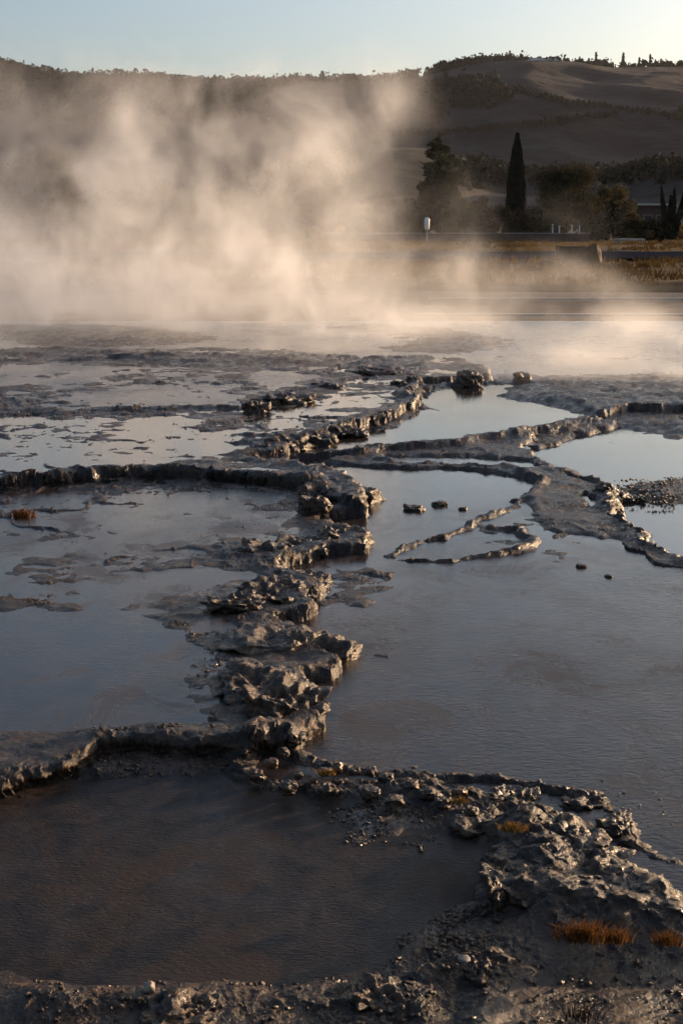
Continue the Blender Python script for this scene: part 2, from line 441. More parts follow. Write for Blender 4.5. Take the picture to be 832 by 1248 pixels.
# land relief raised or lowered (outline, z, offset, soft edge)
PATCH = [
    # M : open pools
    ([(-700,610),(0,606),(120,600),(215,602),(290,615),(325,625),(330,640),(290,655),(250,668),(150,672),(0,680),(-700,690)], .042, -.008, .16),
    ([(-700,745),(40,748),(130,748),(200,765),(235,790),(200,830),(230,870),(150,880),(60,885),(-700,895)], .042, -.018, .08),
    ([(60,712),(150,700),(250,690),(290,700),(230,722),(130,728)], .042, -.014, .05),
    ([(0,680),(150,674),(240,674),(150,700),(40,720),(-300,720)], .042, -.003, .10),
    ([(240,600),(330,600),(335,612),(300,622),(230,615)], .042, -.016, .05),
    # L3 pools
    ([(0,512),(90,510),(220,525),(235,545),(180,570),(60,575),(-700,575),(-700,515)], .082, -.006, .14),
    ([(100,520),(200,505),(240,515),(235,560),(170,565)], .082, -.005, .12),
    ([(215,530),(290,522),(280,550),(240,560)], .082, -.012, .08),
    ([(330,528),(350,520),(395,500),(480,490),(505,485),(470,480),(380,488),(345,500)], .082, -.009, .12),
    # L4 pools
    ([(-600,446),(70,444),(135,448),(150,458),(60,468),(-600,478)], .093, -.012, .15),
    ([(60,488),(140,472),(220,466),(300,470),(270,480),(290,492),(120,496)], .093, -.012, .15),
    ([(330,470),(400,458),(440,446),(380,447),(300,460)], .093, -.015, .15),
    # platform on the right, above its pools
    ([(400,562),(440,548),(560,541),(600,533),(655,526),(735,508),(748,512),(700,525),(645,540),(655,562),(690,577),(738,591),(756,611),(742,626),(772,654),(730,648),(680,640),(640,628),(650,600),(655,588),(640,577),(560,568),(480,565)], .03, .022, .05),
    ([(560,553),(640,556),(660,566),(600,568),(480,560),(470,553)], .03, -.010, .06),
    ([(712,592),(724,598),(726,612),(716,610)], .05, -.045, .04),
    # near bank and shore
    ([(-700,1198),(0,1194),(150,1203),(300,1196),(450,1192),(520,1182),(560,1150),(590,1120),(640,1095),(700,1130),(832,1150),(1200,1150),(1500,1700),(-1200,1700)], .015, .022, .18),
    ([(590,1000),(640,992),(700,1015),(745,1045),(800,1080),(840,1130),(1000,1240),(700,1150),(640,1100),(610,1060)], .03, .03, .06),
    # gravelly shallows
    ([(380,985),(470,975),(560,1000),(590,1040),(500,1050),(420,1030)], 0, .003, .12),
    ([(500,1130),(560,1110),(600,1115),(560,1165),(480,1175)], 0, .016, .08),
    ([(110,905),(290,905),(280,940),(120,945)], 0, .010, .10),
    # brown shallows on the right
    ([(760,590),(830,586),(860,605),(790,612)], -.035, .024, .15),
    ([(650,460),(1100,455),(1100,510),(830,518),(730,500),(640,480)], .05, .05, .4),
    # right pool mud flats
    ([(400,690),(470,690),(480,715),(440,740),(395,735)], 0, .003, .15),
    ([(560,640),(640,635),(700,650),(760,665),(700,690),(600,670)], 0, -.004, .2),
]

def ground_fields(X, Y, detail=True):
    wa = np.clip(Y / 11, .25, 2.0)
    wx = X + (fbm2(X, Y, .55, 3, 3.1) * .10 + fbm2(X, Y, .13, 2, 8.1) * .035) * wa
    wy = Y + (fbm2(X, Y, .55, 3, 31.7) * .12 + fbm2(X, Y, .13, 2, 41.7) * .04) * wa
    lev = np.zeros(X.shape, np.float32); water = np.zeros(X.shape, np.float32)
    cliff = np.zeros(X.shape, np.float32); rocky = np.zeros(X.shape, np.float32)
    flat = np.ones(X.shape, bool)
    for nm, P, z, w in LEVELS:
        s = sdf_poly(wx, wy, poly(P, z))
        k = sstep(-w, 0, s)
        cliff = np.maximum(cliff * (1 - sstep(0, w * 2, s)), np.exp(-((s + w * .4) / (w * 1.8)) ** 2) * (1 if nm in ('M', 'L3') else .4) * (1 - sstep(14, 17, Y)))
        lev = lev * (1 - k) + z * k
        water = np.where(s > 0, z, water)
        flat &= (np.abs(s) > w * .5) | (s > 0)
    # relief: default pools just under the water, shelves just over
    off = np.full(X.shape, -.020, np.float32)
    inM = (water >= .041)
    off = np.where(inM, .0015, off)
    for P, z, o, w in PATCH:
        s = sdf_poly(wx, wy, poly(P, z))
        k = sstep(-w, w * .6, s)
        off = off * (1 - k) + o * k
    # lip along the plateau edges
    lip = 0
    for nm, P, z, w in LEVELS:
        if nm in ('M', 'L3', 'L4'):
            s = sdf_poly(wx, wy, poly(P, z)); ll = np.exp(-((s - .05) / .07) ** 2) * .016 * (nm != 'L4'); lip = lip + ll
            off = np.maximum(off, off + ll) ; off = np.where((s > -.02) & (s < .10), np.maximum(off, .006), off)
    for nm, P, z, w in LEVELS:
        s = sdf_poly(wx, wy, poly(P, z))
        if nm == 'R4': off = np.where((s > -w - .10) & (s < .03), np.maximum(off, .008 + .004 * np.exp(-((s + w + .03) / .05) ** 2)), off)
        if nm == 'R3': off = np.where((s > -.02) & (s < .08) & (water > -.01), np.maximum(off, .010), off)
    rid = 0
    for P, z, h, w, rk in RIDGES:
        d, t = line_d(wx, wy, poly(P, z), max(1.0, w * 3))
        e = np.exp(-(d / w) ** 2) * sstep(0, .04, t + .03) 
        rid = np.maximum(rid, e * h * .75); rocky = np.maximum(rocky, e * rk * min(1, h / .03))
    ms = sdf_poly(wx, wy, poly([(575,985),(640,985),(720,1015),(760,1050),(830,1110),(900,1180),(760,1160),(680,1120),(620,1105),(600,1060)], .03))
    rocky = np.clip(np.maximum(np.maximum(rocky, cliff * .5), .8 * sstep(-.05, .04, ms)), 0, 1)
    soft = fbm2(X, Y, .42, 4, 61.0) * .011 + fbm2(X * .8, Y, .13, 5, 71.0) * .009
    far = sstep(24, 29, Y)
    rn = (ridged2(X, Y, .16, 5, 5.0) - .45) * .036 + fbm2(X, Y, .035, 3, 15.0) * .008
    # slanted flutes, as crust runs down the faces
    fl = (ridged2(X * 1.0 + Y * .35, Y * .35, .05, 3, 25.0) - .45) * .012
    amp = 1 + .5 * sstep(8, 14, Y) - .6 * sstep(15, 20, Y)
    H = lev + off + soft * amp + rid * (1 + .35 * fbm2(X, Y, .2, 2, 91.)) + rocky * (rn + fl) * .75 * np.clip(np.maximum(rid, cliff * .09) / .05, .35, 1.4)
    nb = fbm2(X * .8, Y * .55, .62, 4, 141.)
    nb2 = fbm2(X, Y * .7, .30, 3, 151.)
    line = np.exp(-(nb / .055) ** 2) * .015 + np.exp(-(nb2 / .05) ** 2) * .008
    zone = sstep(6.2, 8.0, Y) * (1 - sstep(20, 24, Y)) * np.where(water >= .041, 1.0, .45) + .25 * (water >= .041) * sstep(5.0, 5.6, Y)
    H = H + line * np.clip(zone, 0, 1) * sstep(-.2, .35, fbm2(X, Y, 1.3, 2, 161.) + .12)
    grit = sstep(.15, .6, fbm2(X, Y, .5, 3, 101.) + .25) 
    H = H + grit * (ridged2(X, Y, .022, 2, 111.) - .5) * .004 * (1 - far)
    # far land
    H = H * (1 - far) + far * (.02 + fbm2(X, Y, 9.0, 3, 7.) * .05)
    H += far * sstep(60, 160, Y) * .15
    brown = np.clip(np.maximum(cliff, rocky * 1.1) + sstep(.25, .6, fbm2(X, Y, .8, 3, 131.)) * .7, 0, 1)
    # the near bank is brown mud
    brown = np.maximum(brown, sstep(3.3, 2.7, Y + fbm2(X, Y, .25, 3, 171.) * .35) * .75)
    brown = np.maximum(brown, sstep(17, 22, Y) * .8)
    far = np.maximum(sstep(36.5, 39.5, Y), .5 * sstep(23.5, 25, Y))
    return H, water, flat, rocky, brown, far, grit

def axis():
    rows = list(np.arange(1330, 396, -.95))
    ys = [gp(416, r)[1] for r in rows]
    y = ys[-1]; st = ys[-1] - ys[-2]
    while y < 4000:
        st *= 1.035; y += st; ys.append(y)
    ys = [0.2, .8, 1.3, 1.7, 2.0] + [v for v in ys if v > 2.05]
    t = list(np.linspace(-.30, .30, 1000))
    o = []; s = t[1] - t[0]; c = .30
    while c < 3.5: s *= 1.12; c += s; o.append(c)
    t = [-v for v in reversed(o)] + t + o
    return np.array(ys, np.float32), np.array(t, np.float32)

def grid_faces(nr, nc):
    i = np.arange(nr - 1)[:, None] * nc + np.arange(nc - 1)[None, :]
    return np.stack([i, i + 1, i + nc + 1, i + nc], -1)

YS, TS = axis()
GX = (YS[:, None] * TS[None, :]).astype(np.float32); GX = np.where(np.abs(TS)[None, :] > .3, GX * np.maximum(1, (6 / np.maximum(YS[:, None], .5)) ** .6), GX).astype(np.float32)
GY = np.broadcast_to(YS[:, None], GX.shape).astype(np.float32).copy()
H, WZ, FLAT, ROCKY, BROWN, FAR, GRIT = ground_fields(GX, GY)

GX0, GY0 = GX.copy(), GY.copy()
# undercut lips of the two steps that face the path
for P, z, amt in (([(-300,970),(0,950),(40,938),(85,925),(112,903),(200,898),(300,901)], .042, .055), ([(-900,592),(0,587),(60,584),(170,574),(250,576),(330,582),(380,590),(412,600)], .082, .10)):
    d, _ = line_d(GX, GY, poly(P, z), .5)
    m = np.exp(-(d / .22) ** 2) * sstep(z * .45, z * .95, H - (0 if z < .1 else .055)*0) if z < .1 else np.exp(-(d / .30) ** 2) * sstep(.055, .078, H)
    GY = GY - amt * m * (.8 + .5 * fbm2(GX, GY, .2, 2, 55.))
# flat-bottomed channels cut in the far land (water strips lie in them)
def strip(H, y0, y1, x0, x1, depth, soft=.6):
    k = sstep(y0 - soft, y0 + soft, GY) * (1 - sstep(y1 - soft, y1 + soft, GY)) * sstep(x0 - 1, x0 + 1, GX) * (1 - sstep(x1 - 1, x1 + 1, GX))
    return H * (1 - k) + k * depth
def Yof(py): return gp(416, py)[1]
H = strip(H, Yof(356), Yof(346), -30, 60, -.25)
H = strip(H, Yof(322), Yof(306), -60, 90, -.12, 1.5)

ck = np.nonzero((ROCKY > .05) & (GY < 20) & (np.abs(GX) < GY * .32 + .3))
q = np.stack([GX[ck], GY[ck], H[ck] * 1.6], -1)
am = np.clip(ROCKY[ck] * 1.6, 0, 1) * np.clip(GY[ck] / 7, .7, 1.8)
c1 = (ridged3(q, .085, 4, 3.0) - .45) * .040; c2 = fbm3(q, .075, 4, 33.0) * .032; c3 = fbm3(q, .05, 4, 63.0) * .013
GX = GX.copy(); GX[ck] += c1 * am; GY[ck] -= c2 * am; H[ck] += c3 * am
V = np.stack([GX, GY, H], -1).reshape(-1, 3)
FC = grid_faces(*GX.shape)
me = mesh_np('ground', V, FC.reshape(-1, 4), 4)
for nm, arr in (('rocky', ROCKY), ('brown', BROWN), ('far', FAR), ('grit', GRIT)):
    a = me.attributes.new(nm, 'FLOAT', 'POINT'); a.data.foreach_set('value', np.ascontiguousarray(arr, np.float32).ravel())
tag(link('ground', me, M_GROUND), kind='structure')

def H_at(x, y):
    h = ground_fields(np.array([[x]], np.float32), np.array([[y]], np.float32))
    return float(h[0][0, 0])

# pools: one water sheet for each level
W_R = water_material('right_pool_water', (.014, .010, .009), (.050, .039, .034), .10, 5.0, .42, 26.0, .22, .44, .8, fade=True)
W_N = water_material('near_pool_water', (.006, .004, .003), (.042, .030, .024), .24, 11.0, .50, 55.0, .35, .26, .7)
W_M = water_material('shelf_pool_water', (.014, .010, .008), (.048, .036, .030), .08, 7.0, .22, 34.0, .22, .48, .8, 1.42)  # IOR a little above water's, for a stronger reflection
W_F = water_material('far_pool_water', (.020, .016, .013), (.045, .037, .031), .02, 4.0, .08, 20.0, .04, .5, .15, 1.75)  # IOR set well above water's to brighten the reflection
W_B = water_material('glaring_far_water', (.020, .016, .013), (.045, .037, .031), .22, 4.0, 1.0, 9.0, .10, .5, .1, 1.75)  # brightness helped by the same raised IOR; strong ripples catch more sky
near_mask = sdf_poly(GX0, GY0, poly([(-2500,903),(112,903),(300,903),(318,935),(430,958),(560,983),(620,1008),(662,1055),(690,1110),(900,1180),(1500,1300),(1500,2600),(-2500,2600)], 0)) > 0
nr, nc = GX.shape
st = 3
gx, gy = GX0[::st, ::st], GY0[::st, ::st]
lim = gy < 25.5
hw, hz, hn = H[::st, ::st], WZ[::st, ::st], near_mask[::st, ::st]
fi = grid_faces(*gx.shape)
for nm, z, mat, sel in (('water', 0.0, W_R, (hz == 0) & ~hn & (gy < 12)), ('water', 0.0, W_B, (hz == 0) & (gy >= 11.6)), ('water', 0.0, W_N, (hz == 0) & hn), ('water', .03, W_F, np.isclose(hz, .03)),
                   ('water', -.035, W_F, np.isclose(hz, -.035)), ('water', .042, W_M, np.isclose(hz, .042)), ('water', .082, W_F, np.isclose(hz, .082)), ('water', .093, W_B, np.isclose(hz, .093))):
    s = sel & lim
    zz = z - .002 if (z == 0 and mat is W_B) else z
    f = fi.reshape(-1, 4); fl = s.ravel()[f].any(1) if z == 0 else s.ravel()[f].all(1)
    # leave out what lies deep under the land
    low = (hw.ravel()[f].min(1) < z + .01)
    f = f[fl & low]
    if z == 0: f = f[(gy.ravel()[f].max(1) < 25.5)]
    used, inv = np.unique(f, return_inverse=True)
    V = np.stack([gx.ravel()[used], gy.ravel()[used], np.full(len(used), zz + (.0015 if mat is W_N else 0))], -1)
    tag(link(nm, mesh_np(nm, V, inv.reshape(-1, 4), 4), mat), kind='structure')

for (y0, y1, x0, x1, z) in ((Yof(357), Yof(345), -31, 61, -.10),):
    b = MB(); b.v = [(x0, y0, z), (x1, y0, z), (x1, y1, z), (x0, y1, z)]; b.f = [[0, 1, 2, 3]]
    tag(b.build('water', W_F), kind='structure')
b = MB(); z = .045; y0, y1 = Yof(318), Yof(308); rj = random.Random(8)
for k in range(77):
    x_ = -61 + 2 * k; b.v += [(x_, y0 + k * .05 + rj.uniform(-.9, .9) + 1.2 * math.sin(k * .7), z), (x_, y1 + k * .05 + rj.uniform(-1, 1), z)]
    if k: n_ = len(b.v); b.f.append([n_ - 4, n_ - 2, n_ - 1, n_ - 3])
tag(b.build('road', M_ASPH), kind='structure')

# ------------------------------------------------------------------ rocks
def rock_mesh(dims, seed, sub=5, crag=1.0, top=.6, slant=(0.2, 0.0)):
    bm = bmesh.new(); bmesh.ops.create_icosphere(bm, subdivisions=sub, radius=1)
    me = bpy.data.meshes.new('rock'); bm.to_mesh(me); bm.free()
    n = len(me.vertices); p = np.empty(n * 3, np.float32); me.vertices.foreach_get('co', p); p = p.reshape(-1, 3)
    q = np.sign(p) * np.abs(p) ** .8
    d = np.array(dims, np.float32) / 2
    size = float(max(dims[0], dims[1]))
    off = seed * 13.7
    low = fbm3(p, .9, 2, off) * .35
    v = q * (1 + low[:, None]) * d
    # flat-ish slanted top
    zt = d[2] * (top + .30 * fbm3(p, 1.2, 2, off + 50) + slant[0] * -p[:, 0] + slant[1] * p[:, 1])
    v[:, 2] = np.where(v[:, 2] > zt, zt + (v[:, 2] - zt) * .25, v[:, 2])
    s = min(size, .5)
    a = p * np.array([1, 1, 1]) ; dirn = p / (np.linalg.norm(p, axis=1)[:, None] + 1e-6)
    # crags: slanted flutes and chips in real units
    w = v.copy(); w[:, 0] += w[:, 2] * .6
    an = w * np.array([1.0, .55, .7], np.float32)
    r1 = ridged3(an, s * .60, 5, off) - .5
    r2 = fbm3(v, s * .12, 3, off + 9)
    r3 = np.abs(fbm3(v, s * .28, 2, off + 19))
    v = v + dirn * (r1 * .20 - r3 * .14 + r2 * .045)[:, None] * s * crag
    me.vertices.foreach_set('co', v.astype(np.float32).ravel()); me.update()
    return me

def rock(px, py, wpx, hpx, depth, seed, label, group='wet outcrops of the terrace edge', z=0.0, yaw=0.0, sub=5, crag=1.0, top=.6, slant=(.25, 0), name='rock', mat=None, cat='rock', sink=.25):
    """py: where its foot meets the ground; hpx: how high it stands in the photo"""
    x, y = gp(px, py, z); D = y
    big = 1.3 if wpx > 45 else 1.0
    w = wpx * D / F * big; el = math.sin(math.atan(CAM_H / D))
    h = max(.62 * hpx, hpx - el * depth * wpx * .7) * D / F * (.8 if wpx > 40 else 1.0)
    me = rock_mesh((w, depth * w, h * 2), seed, sub, crag, top, slant); me.name = name
    o = link(name, me, mat or M_ROCK)
    o.location = (x, y + depth * w * .42, z + h * .25 - sink * h * .5); o.rotation_euler = (0, 0, yaw)
    return tag(o, label, cat, group)

ROCKS = [
 # px, foot py, w, h, depth, seed, label, kw
 (412,617,82,36,.9,1,'broad dark overhanging rock lump at the right end of the long dark step', dict(yaw=-.3, sub=6, z=.0, slant=(.1,0))),
 (383,627,38,28,.8,2,'small sunlit knob just below the broad dark overhanging rock', dict(z=.05)),
 (413,668,54,34,1.0,3,'blocky dark rock with gleaming edge below the small sunlit knob', dict(yaw=-.4, sub=6)),
 (368,680,62,34,1.0,4,'ribbed rock touching the blocky dark rock on its left', dict(yaw=-.3, sub=6)),
 (318,676,58,18,.8,5,'low brown crust hump at the left end of the ribbed rock band', dict(z=.04)),
 (364,721,58,32,1.1,6,'pointed black rock with its tip reaching right over the pool', dict(yaw=-.5, sub=6, slant=(.4,0))),
 (335,744,72,46,1.1,7,'craggy brown rock with bright wet face beside the pointed black rock', dict(yaw=-.4, sub=6, slant=(.4,0))),
 (285,742,60,22,.9,8,'flat rusty brown rock left of the craggy rock with bright wet face', dict(z=.06)),
 (385,818,66,56,1.4,9,'dark wedge of rock ending in a low point above the right pool', dict(yaw=-.6, sub=6, slant=(.5,0))),
 (325,800,96,32,1.2,10,'smooth slate grey slab on top of the wedge of rock', dict(z=.03, sub=6, crag=.45, slant=(.1,0))),
 (345,892,76,78,1.2,11,'tallest crumbling brown rock at the left shore of the right pool', dict(yaw=-.5, sub=6, slant=(.45,0), crag=1.1)),
 (303,850,84,34,1.2,12,'rounded rusty hump behind the tallest crumbling brown rock', dict(z=.05, sub=6, crag=.7, slant=(.2,0))),
 (300,902,86,40,.9,13,'pale topped rock closing the right end of the near step', dict(yaw=-.2, sub=6)),
 (322,556,44,20,1.0,14,'small brown rock with a lit face at the head of the long water arm', dict(z=.05)),
 (352,549,46,26,1.2,15,'ribbed grey rock at the far left tip of the long water arm', dict(z=.05, yaw=-.3)),
 (390,541,40,18,1.2,16,'low rounded rock on the far shore of the long water arm', dict(z=.05)),
 (425,531,44,14,1.1,17,'flat dark rock next along the far shore of the long water arm', dict(z=.05)),
 (312,503,34,18,1.0,18,'little golden lit rock beside the shallow mirror pools', dict(z=.09)),
 (345,492,54,16,1.0,19,'ridged rock running right from the little golden lit rock', dict(z=.09, yaw=.3)),
 (398,478,44,16,1.2,20,'grey hummock on the shelf behind the mirror pools', dict(z=.05)),
 (470,461,66,20,1.0,21,'wide grey mound at the edge of the steam', dict(z=.05, crag=.7)),
 (504,466,18,9,1.0,22,'small round stone in the bright water beyond the mound', dict(z=.09)),
 (486,469,20,6,1.0,23,'flat stone left of the small round stone beyond the mound', dict(z=.09)),
 (570,470,36,22,1.2,24,'upright lump on the far bank where the channel narrows', dict(z=.05)),
 (637,465,22,14,1.2,25,'rounded lump on the far bank near the drifting haze', dict(z=.05)),
 (505,623,26,10,.9,26,'largest of three black stones in the middle pool', dict(crag=.5)),
 (535,617,20,8,.9,27,'middle one of three black stones in the middle pool', dict(crag=.5)),
 (564,622,12,5,.9,28,'smallest of three black stones in the middle pool', dict(crag=.5)),
 (738,605,30,18,1.0,29,'brown knob with lit flank on the edge of the right platform', dict(z=.0)),
 (768,612,40,14,1.0,30,'dark pointed rock lying in water off the right platform', dict(z=-.035)),
 (745,631,34,18,1.1,31,'bright edged rock below the brown knob of the right platform', dict(z=-.035)),
 (768,656,18,12,1.1,32,'last small lit rock at the foot of the right platform', dict(z=-.035)),
 (709,692,13,6,1,33,'lone black stone in the right pool above the ripples', dict(crag=.5)),
 (742,704,10,5,1,34,'tiny stone right of the lone black stone', dict(crag=.5)),
 # near left step
 (20,948,70,34,.8,35,'jagged dark rock under the near step at the picture edge', dict(yaw=.2, sub=6, crag=1.2)),
 (80,935,70,24,.8,36,'jagged rock with lit chips under the near step', dict(yaw=.3, sub=6, crag=1.2)),
 # ridge by the right foreground
 (590,1022,60,28,.9,37,'blue grey boulder with orange moss at the start of the rocky ridge', dict(crag=.6, sub=6)),
 (625,985,60,22,.9,38,'black rock between the rubble rim and the rocky ridge', dict(yaw=-.5, sub=6)),
 (690,1035,90,30,.8,39,'long black rock with a bright crest pointing right', dict(z=.035, yaw=-.55, sub=6, slant=(.2,0))),
 (645,1108,84,44,1.3,40,'pitted grey rock with gleaming right flank above the dry grass', dict(z=.025, yaw=.1, sub=6, crag=.7, slant=(.1,0))),
 (725,1075,86,28,1.2,41,'flat topped pale rock in the middle of the rocky ridge', dict(z=.035, yaw=-.3, sub=6, crag=.7)),
 (780,1112,80,32,1.2,42,'dark toothed rock at the right end of the rocky ridge', dict(z=.035, yaw=-.5, sub=6, crag=1.1)),
 (735,1135,90,26,1.0,43,'grey mound right of the dry grass tuft', dict(z=.035, yaw=-.3, sub=6, crag=.8)),
 (605,1105,26,44,1.5,44,'narrow fin of crust standing in the shallows', dict(z=.035, yaw=.1, crag=1.1)),
 (592,1200,50,20,1.2,45,'sharp edged mud rock on the near shore', dict(yaw=-.2, sub=6, z=.03)),
 (215,1248,80,18,.9,46,'brown mud lump on the near bank below the little square stone', dict(z=.03)),
 (470,1230,80,12,.9,47,'wide dark mud lump on the near bank', dict(z=.03, sub=6)),
 (752,1020,40,24,1.4,48,'sunlit crest stone on the outer rim', dict(yaw=-.7, crag=.9)),
 (715,985,50,14,1.0,49,'low lit stone further along the outer rim', dict(yaw=-.4)),
]
for px, py, w, h, dp, sd, lab, kw in ROCKS:
    rock(px, py, w, h, dp, sd, lab, **kw)

# rubble on the ring rim
M_RUST = simple('rusty_stone', (.10, .050, .018), .35, .5, 25, bump=.6)
LUMPS = [(395,944,16,11,'orange'),(410,939,13,12,'orange'),(432,943,14,9,'black'),(452,944,14,10,'black'),(470,952,18,10,'grey'),(364,948,10,7,'black'),
         (382,953,9,6,'black'),(412,955,12,6,'black'),(330,935,16,12,'orange'),(345,920,14,10,'grey'),(500,962,22,11,'black'),(520,972,20,12,'grey'),(540,982,20,11,'black'),
         (480,982,24,12,'grey'),(560,968,16,8,'orange'),(450,972,26,14,'grey'),(400,966,22,12,'grey'),(350,965,22,13,'grey'),(312,950,18,13,'grey'),(575,992,16,10,'black'),(360,905,24,12,'grey')]
DESC = {'orange': 'rusty orange mineral lump', 'black': 'small black stone', 'grey': 'rounded grey crust lump'}
WHERE = ['at the far side of the ring rim','next to the ring rim puddle','on the upper rim','on top of the upper rim','where the rim widens','inside the ring puddle by its left shore','in the ring puddle',
 'on the near side of the puddle','at the left shore of the puddle','at the back of the ring','in the middle of the rubble rim','beside the middle of the rubble rim','low on the rubble rim','at the foot of the rubble rim','on the far edge of the rubble rim','below the ring puddle','on the near rim of the ring','on the lower left of the ring','at the left end of the ring','where the rubble rim meets the ridge','behind the ring against the brown rock']
for i, ((px, py, w, h, c), wh) in enumerate(zip(LUMPS, WHERE)):
    rock(px, py, w * 1.15, h, 1.0, 60 + i, f'{DESC[c]} {wh}', group='rubble on the ring shaped rim', z=.03, sub=4, crag=.8, top=.9, slant=(0, 0), name='stone', cat='stone', mat=M_RUST if c == 'orange' else M_ROCK)
M_SHELL = simple('dull_white_shell', (.20, .18, .16), .6, .1, 8)
M_PALE = simple('pale_pebble', (.30, .24, .18), .5, .2, 30, bump=.3)
rock(182, 1207, 15, 14, 1.0, 90, 'little square pale brown stone on the near shore', group='loose stones', z=.04, sub=3, crag=.4, top=1, name='stone', mat=M_PALE, cat='stone', slant=(0,0))
rock(566, 1172, 16, 6, 1.0, 91, 'flat white shell shaped stone on the near mud', group='loose stones', z=.06, sub=3, crag=.4, top=1, name='stone', mat=M_SHELL, cat='stone', slant=(0,0))
rock(505, 936, 8, 3, 1.0, 92, 'tiny dark stone breaking the surface of the right pool', group='loose stones', sub=3, name='stone', cat='stone', crag=.4)

# gravel: uncountable grit scattered where the photo shows it
def gravel(name, areas, z, mat, label):
    rng = np.random.RandomState(5)
    bm = bmesh.new(); bmesh.ops.create_icosphere(bm, subdivisions=1, radius=1)
    bv = np.array([v.co[:] for v in bm.verts], np.float32); bf = np.array([[v.index for v in f.verts] for f in bm.faces], np.int32); bm.free()
    Vs, Fs, n = [], [], 0
    for P, cnt, r0, r1 in areas:
        Q = poly(P, z); lo, hi = Q.min(0), Q.max(0)
        pts = rng.rand(cnt * 3, 2) * (hi - lo) + lo
        pts = pts.astype(np.float32)
        dens = fbm2(pts[:, 0], pts[:, 1], .12, 3, 77.)
        s = sdf_poly(pts[:, 0], pts[:, 1], Q); pts = pts[(s > 0) & (dens > rng.rand(len(pts)) * .8 - .35)][:cnt]
        hh = ground_fields(pts[:, :1], pts[:, 1:])[0][:, 0]
        hh = np.maximum(hh, z - .004)
        for (x, y), h in zip(pts, hh):
            r = r0 + (r1 - r0) * rng.rand() ** 5
            a = rng.rand() * 6.28; c, s_ = math.cos(a), math.sin(a)
            v = bv * (1 + rng.normal(size=(len(bv), 1)) * .18) * np.array([r, r * (.5 + .5 * rng.rand()), r * (.35 + .4 * rng.rand())])
            v = np.stack([v[:, 0] * c - v[:, 1] * s_ + x, v[:, 0] * s_ + v[:, 1] * c + y, v[:, 2] + h + r * .1], -1)
            Vs.append(v); Fs.append(bf + n); n += len(bv)
    o = link(name, mesh_np(name, np.concatenate(Vs), np.concatenate(Fs), 3), mat, smooth=False)
    tag(o, label, 'gravel', kind='stuff')
gravel('gravel', [
    ([(380,985),(470,975),(570,1000),(600,1050),(520,1055),(420,1035)], 900, .003, .010),
    ([(490,1125),(560,1105),(620,1115),(590,1170),(470,1180)], 900, .004, .012),
    ([(110,908),(290,908),(285,945),(120,950)], 500, .003, .011),
    ([(0,1195),(300,1200),(560,1180),(832,1160),(900,1260),(-60,1260)], 1500, .0012, .010),
    ([(300,1120),(500,1110),(560,1190),(250,1195)], 300, .002, .007),
    ([(150,535),(290,520),(290,552),(190,560)], 900, .004, .016),
    ([(0,515),(110,508),(110,530),(20,535)], 500, .004, .016),
    ([(200,600),(330,605),(330,625),(200,615)], 600, .004, .014),
    ([(240,640),(320,635),(320,655),(230,665)], 500, .004, .014),
    ([(0,725),(70,722),(70,748),(0,752)], 500, .003, .010),
    ([(200,770),(300,775),(290,850),(200,860)], 900, .003, .009),
    ([(730,945),(800,965),(832,1025),(750,995)], 500, .003, .009),
    ([(740,585),(832,580),(860,612),(750,612)], 500, .005, .015),
    ([(250,1000),(600,1000),(560,1120),(200,1150)], 350, .002, .006),
], .0, M_ROCK, 'dark wet gravel and grit along the pool edges')

# ------------------------------------------------------------------ grass tufts and moss
def tuft(name, px, py, z, wpx, hpx, n, label, mat, seed, group='dry tufts on the terrace', spread=1.0, clumps=1):
    rng = random.Random(seed)
    x, y = gp(px, py, z); W = wpx * y / F; Hh = hpx * y / F
    V, Fc = [], []
    for i in range(n):
        cx = rng.gauss(0, .22) * W; cy = rng.gauss(0, .12) * W
        a = rng.uniform(0, 6.283); lean = rng.uniform(.1, 1.0) * spread
        L = Hh * rng.uniform(.4, 1.15); wd = rng.uniform(.0008, .0019) * (y / 3.0)
        dx, dy = math.cos(a) * lean + cx / W * 1.2, math.sin(a) * lean
        sx, sy = -math.sin(a) * wd, math.cos(a) * wd
        prev = None
        for k in range(4):
            t = k / 3; px_ = cx + dx * L * t * t * .8; py_ = cy + dy * L * t * t * .6; pz = L * t * (1 - .35 * lean * t)
            w = 1 - t * .85
            V += [(px_ - sx * w, py_ - sy * w, pz), (px_ + sx * w, py_ + sy * w, pz)]
            b = len(V) - 4
            if k: Fc.append((b, b + 1, b + 3, b + 2))
    me = bpy.data.meshes.new(name); me.from_pydata(V, [], Fc)
    o = link(name, me, mat); o.location = (x, y, z)
    return tag(o, label, 'grass tuft', group)
tuft('grass_tuft', 712, 1146, .05, 62, 30, 420, 'orange brown dry grass tuft below the rocky ridge', M_GRASSDRY, 1)
tuft('grass_tuft', 750, 1148, .07, 40, 24, 160, 'short fringe of dry grass right of the big orange tuft', M_GRASSDRY, 2)
tuft('grass_tuft', 812, 1150, .08, 40, 22, 160, 'low brown tuft at the right picture edge', M_GRASSDRY, 3)
tuft('grass_tuft', 27, 630, .042, 30, 14, 140, 'small brown tuft standing in the left pool', M_DARKB if False else M_GRASSDRY, 4, spread=1.5)
tuft('grass_tuft', 625, 1012, .10, 34, 12, 260, 'short orange moss like tuft on the blue grey boulder', M_MOSS, 5)
tuft('grass_tuft', 398, 944, .04, 24, 9, 120, 'tiny orange tuft among the rubble of the ring rim', M_MOSS, 6)
tuft('grass_tuft', 560, 978, .07, 24, 8, 120, 'tiny ochre tuft on the far end of the rubble rim', M_MOSS, 7)
tuft('dry_twigs', 705, 1243, .06, 50, 40, 90, 'dry brittle twigs at the lower picture edge', M_DARKW, 8)

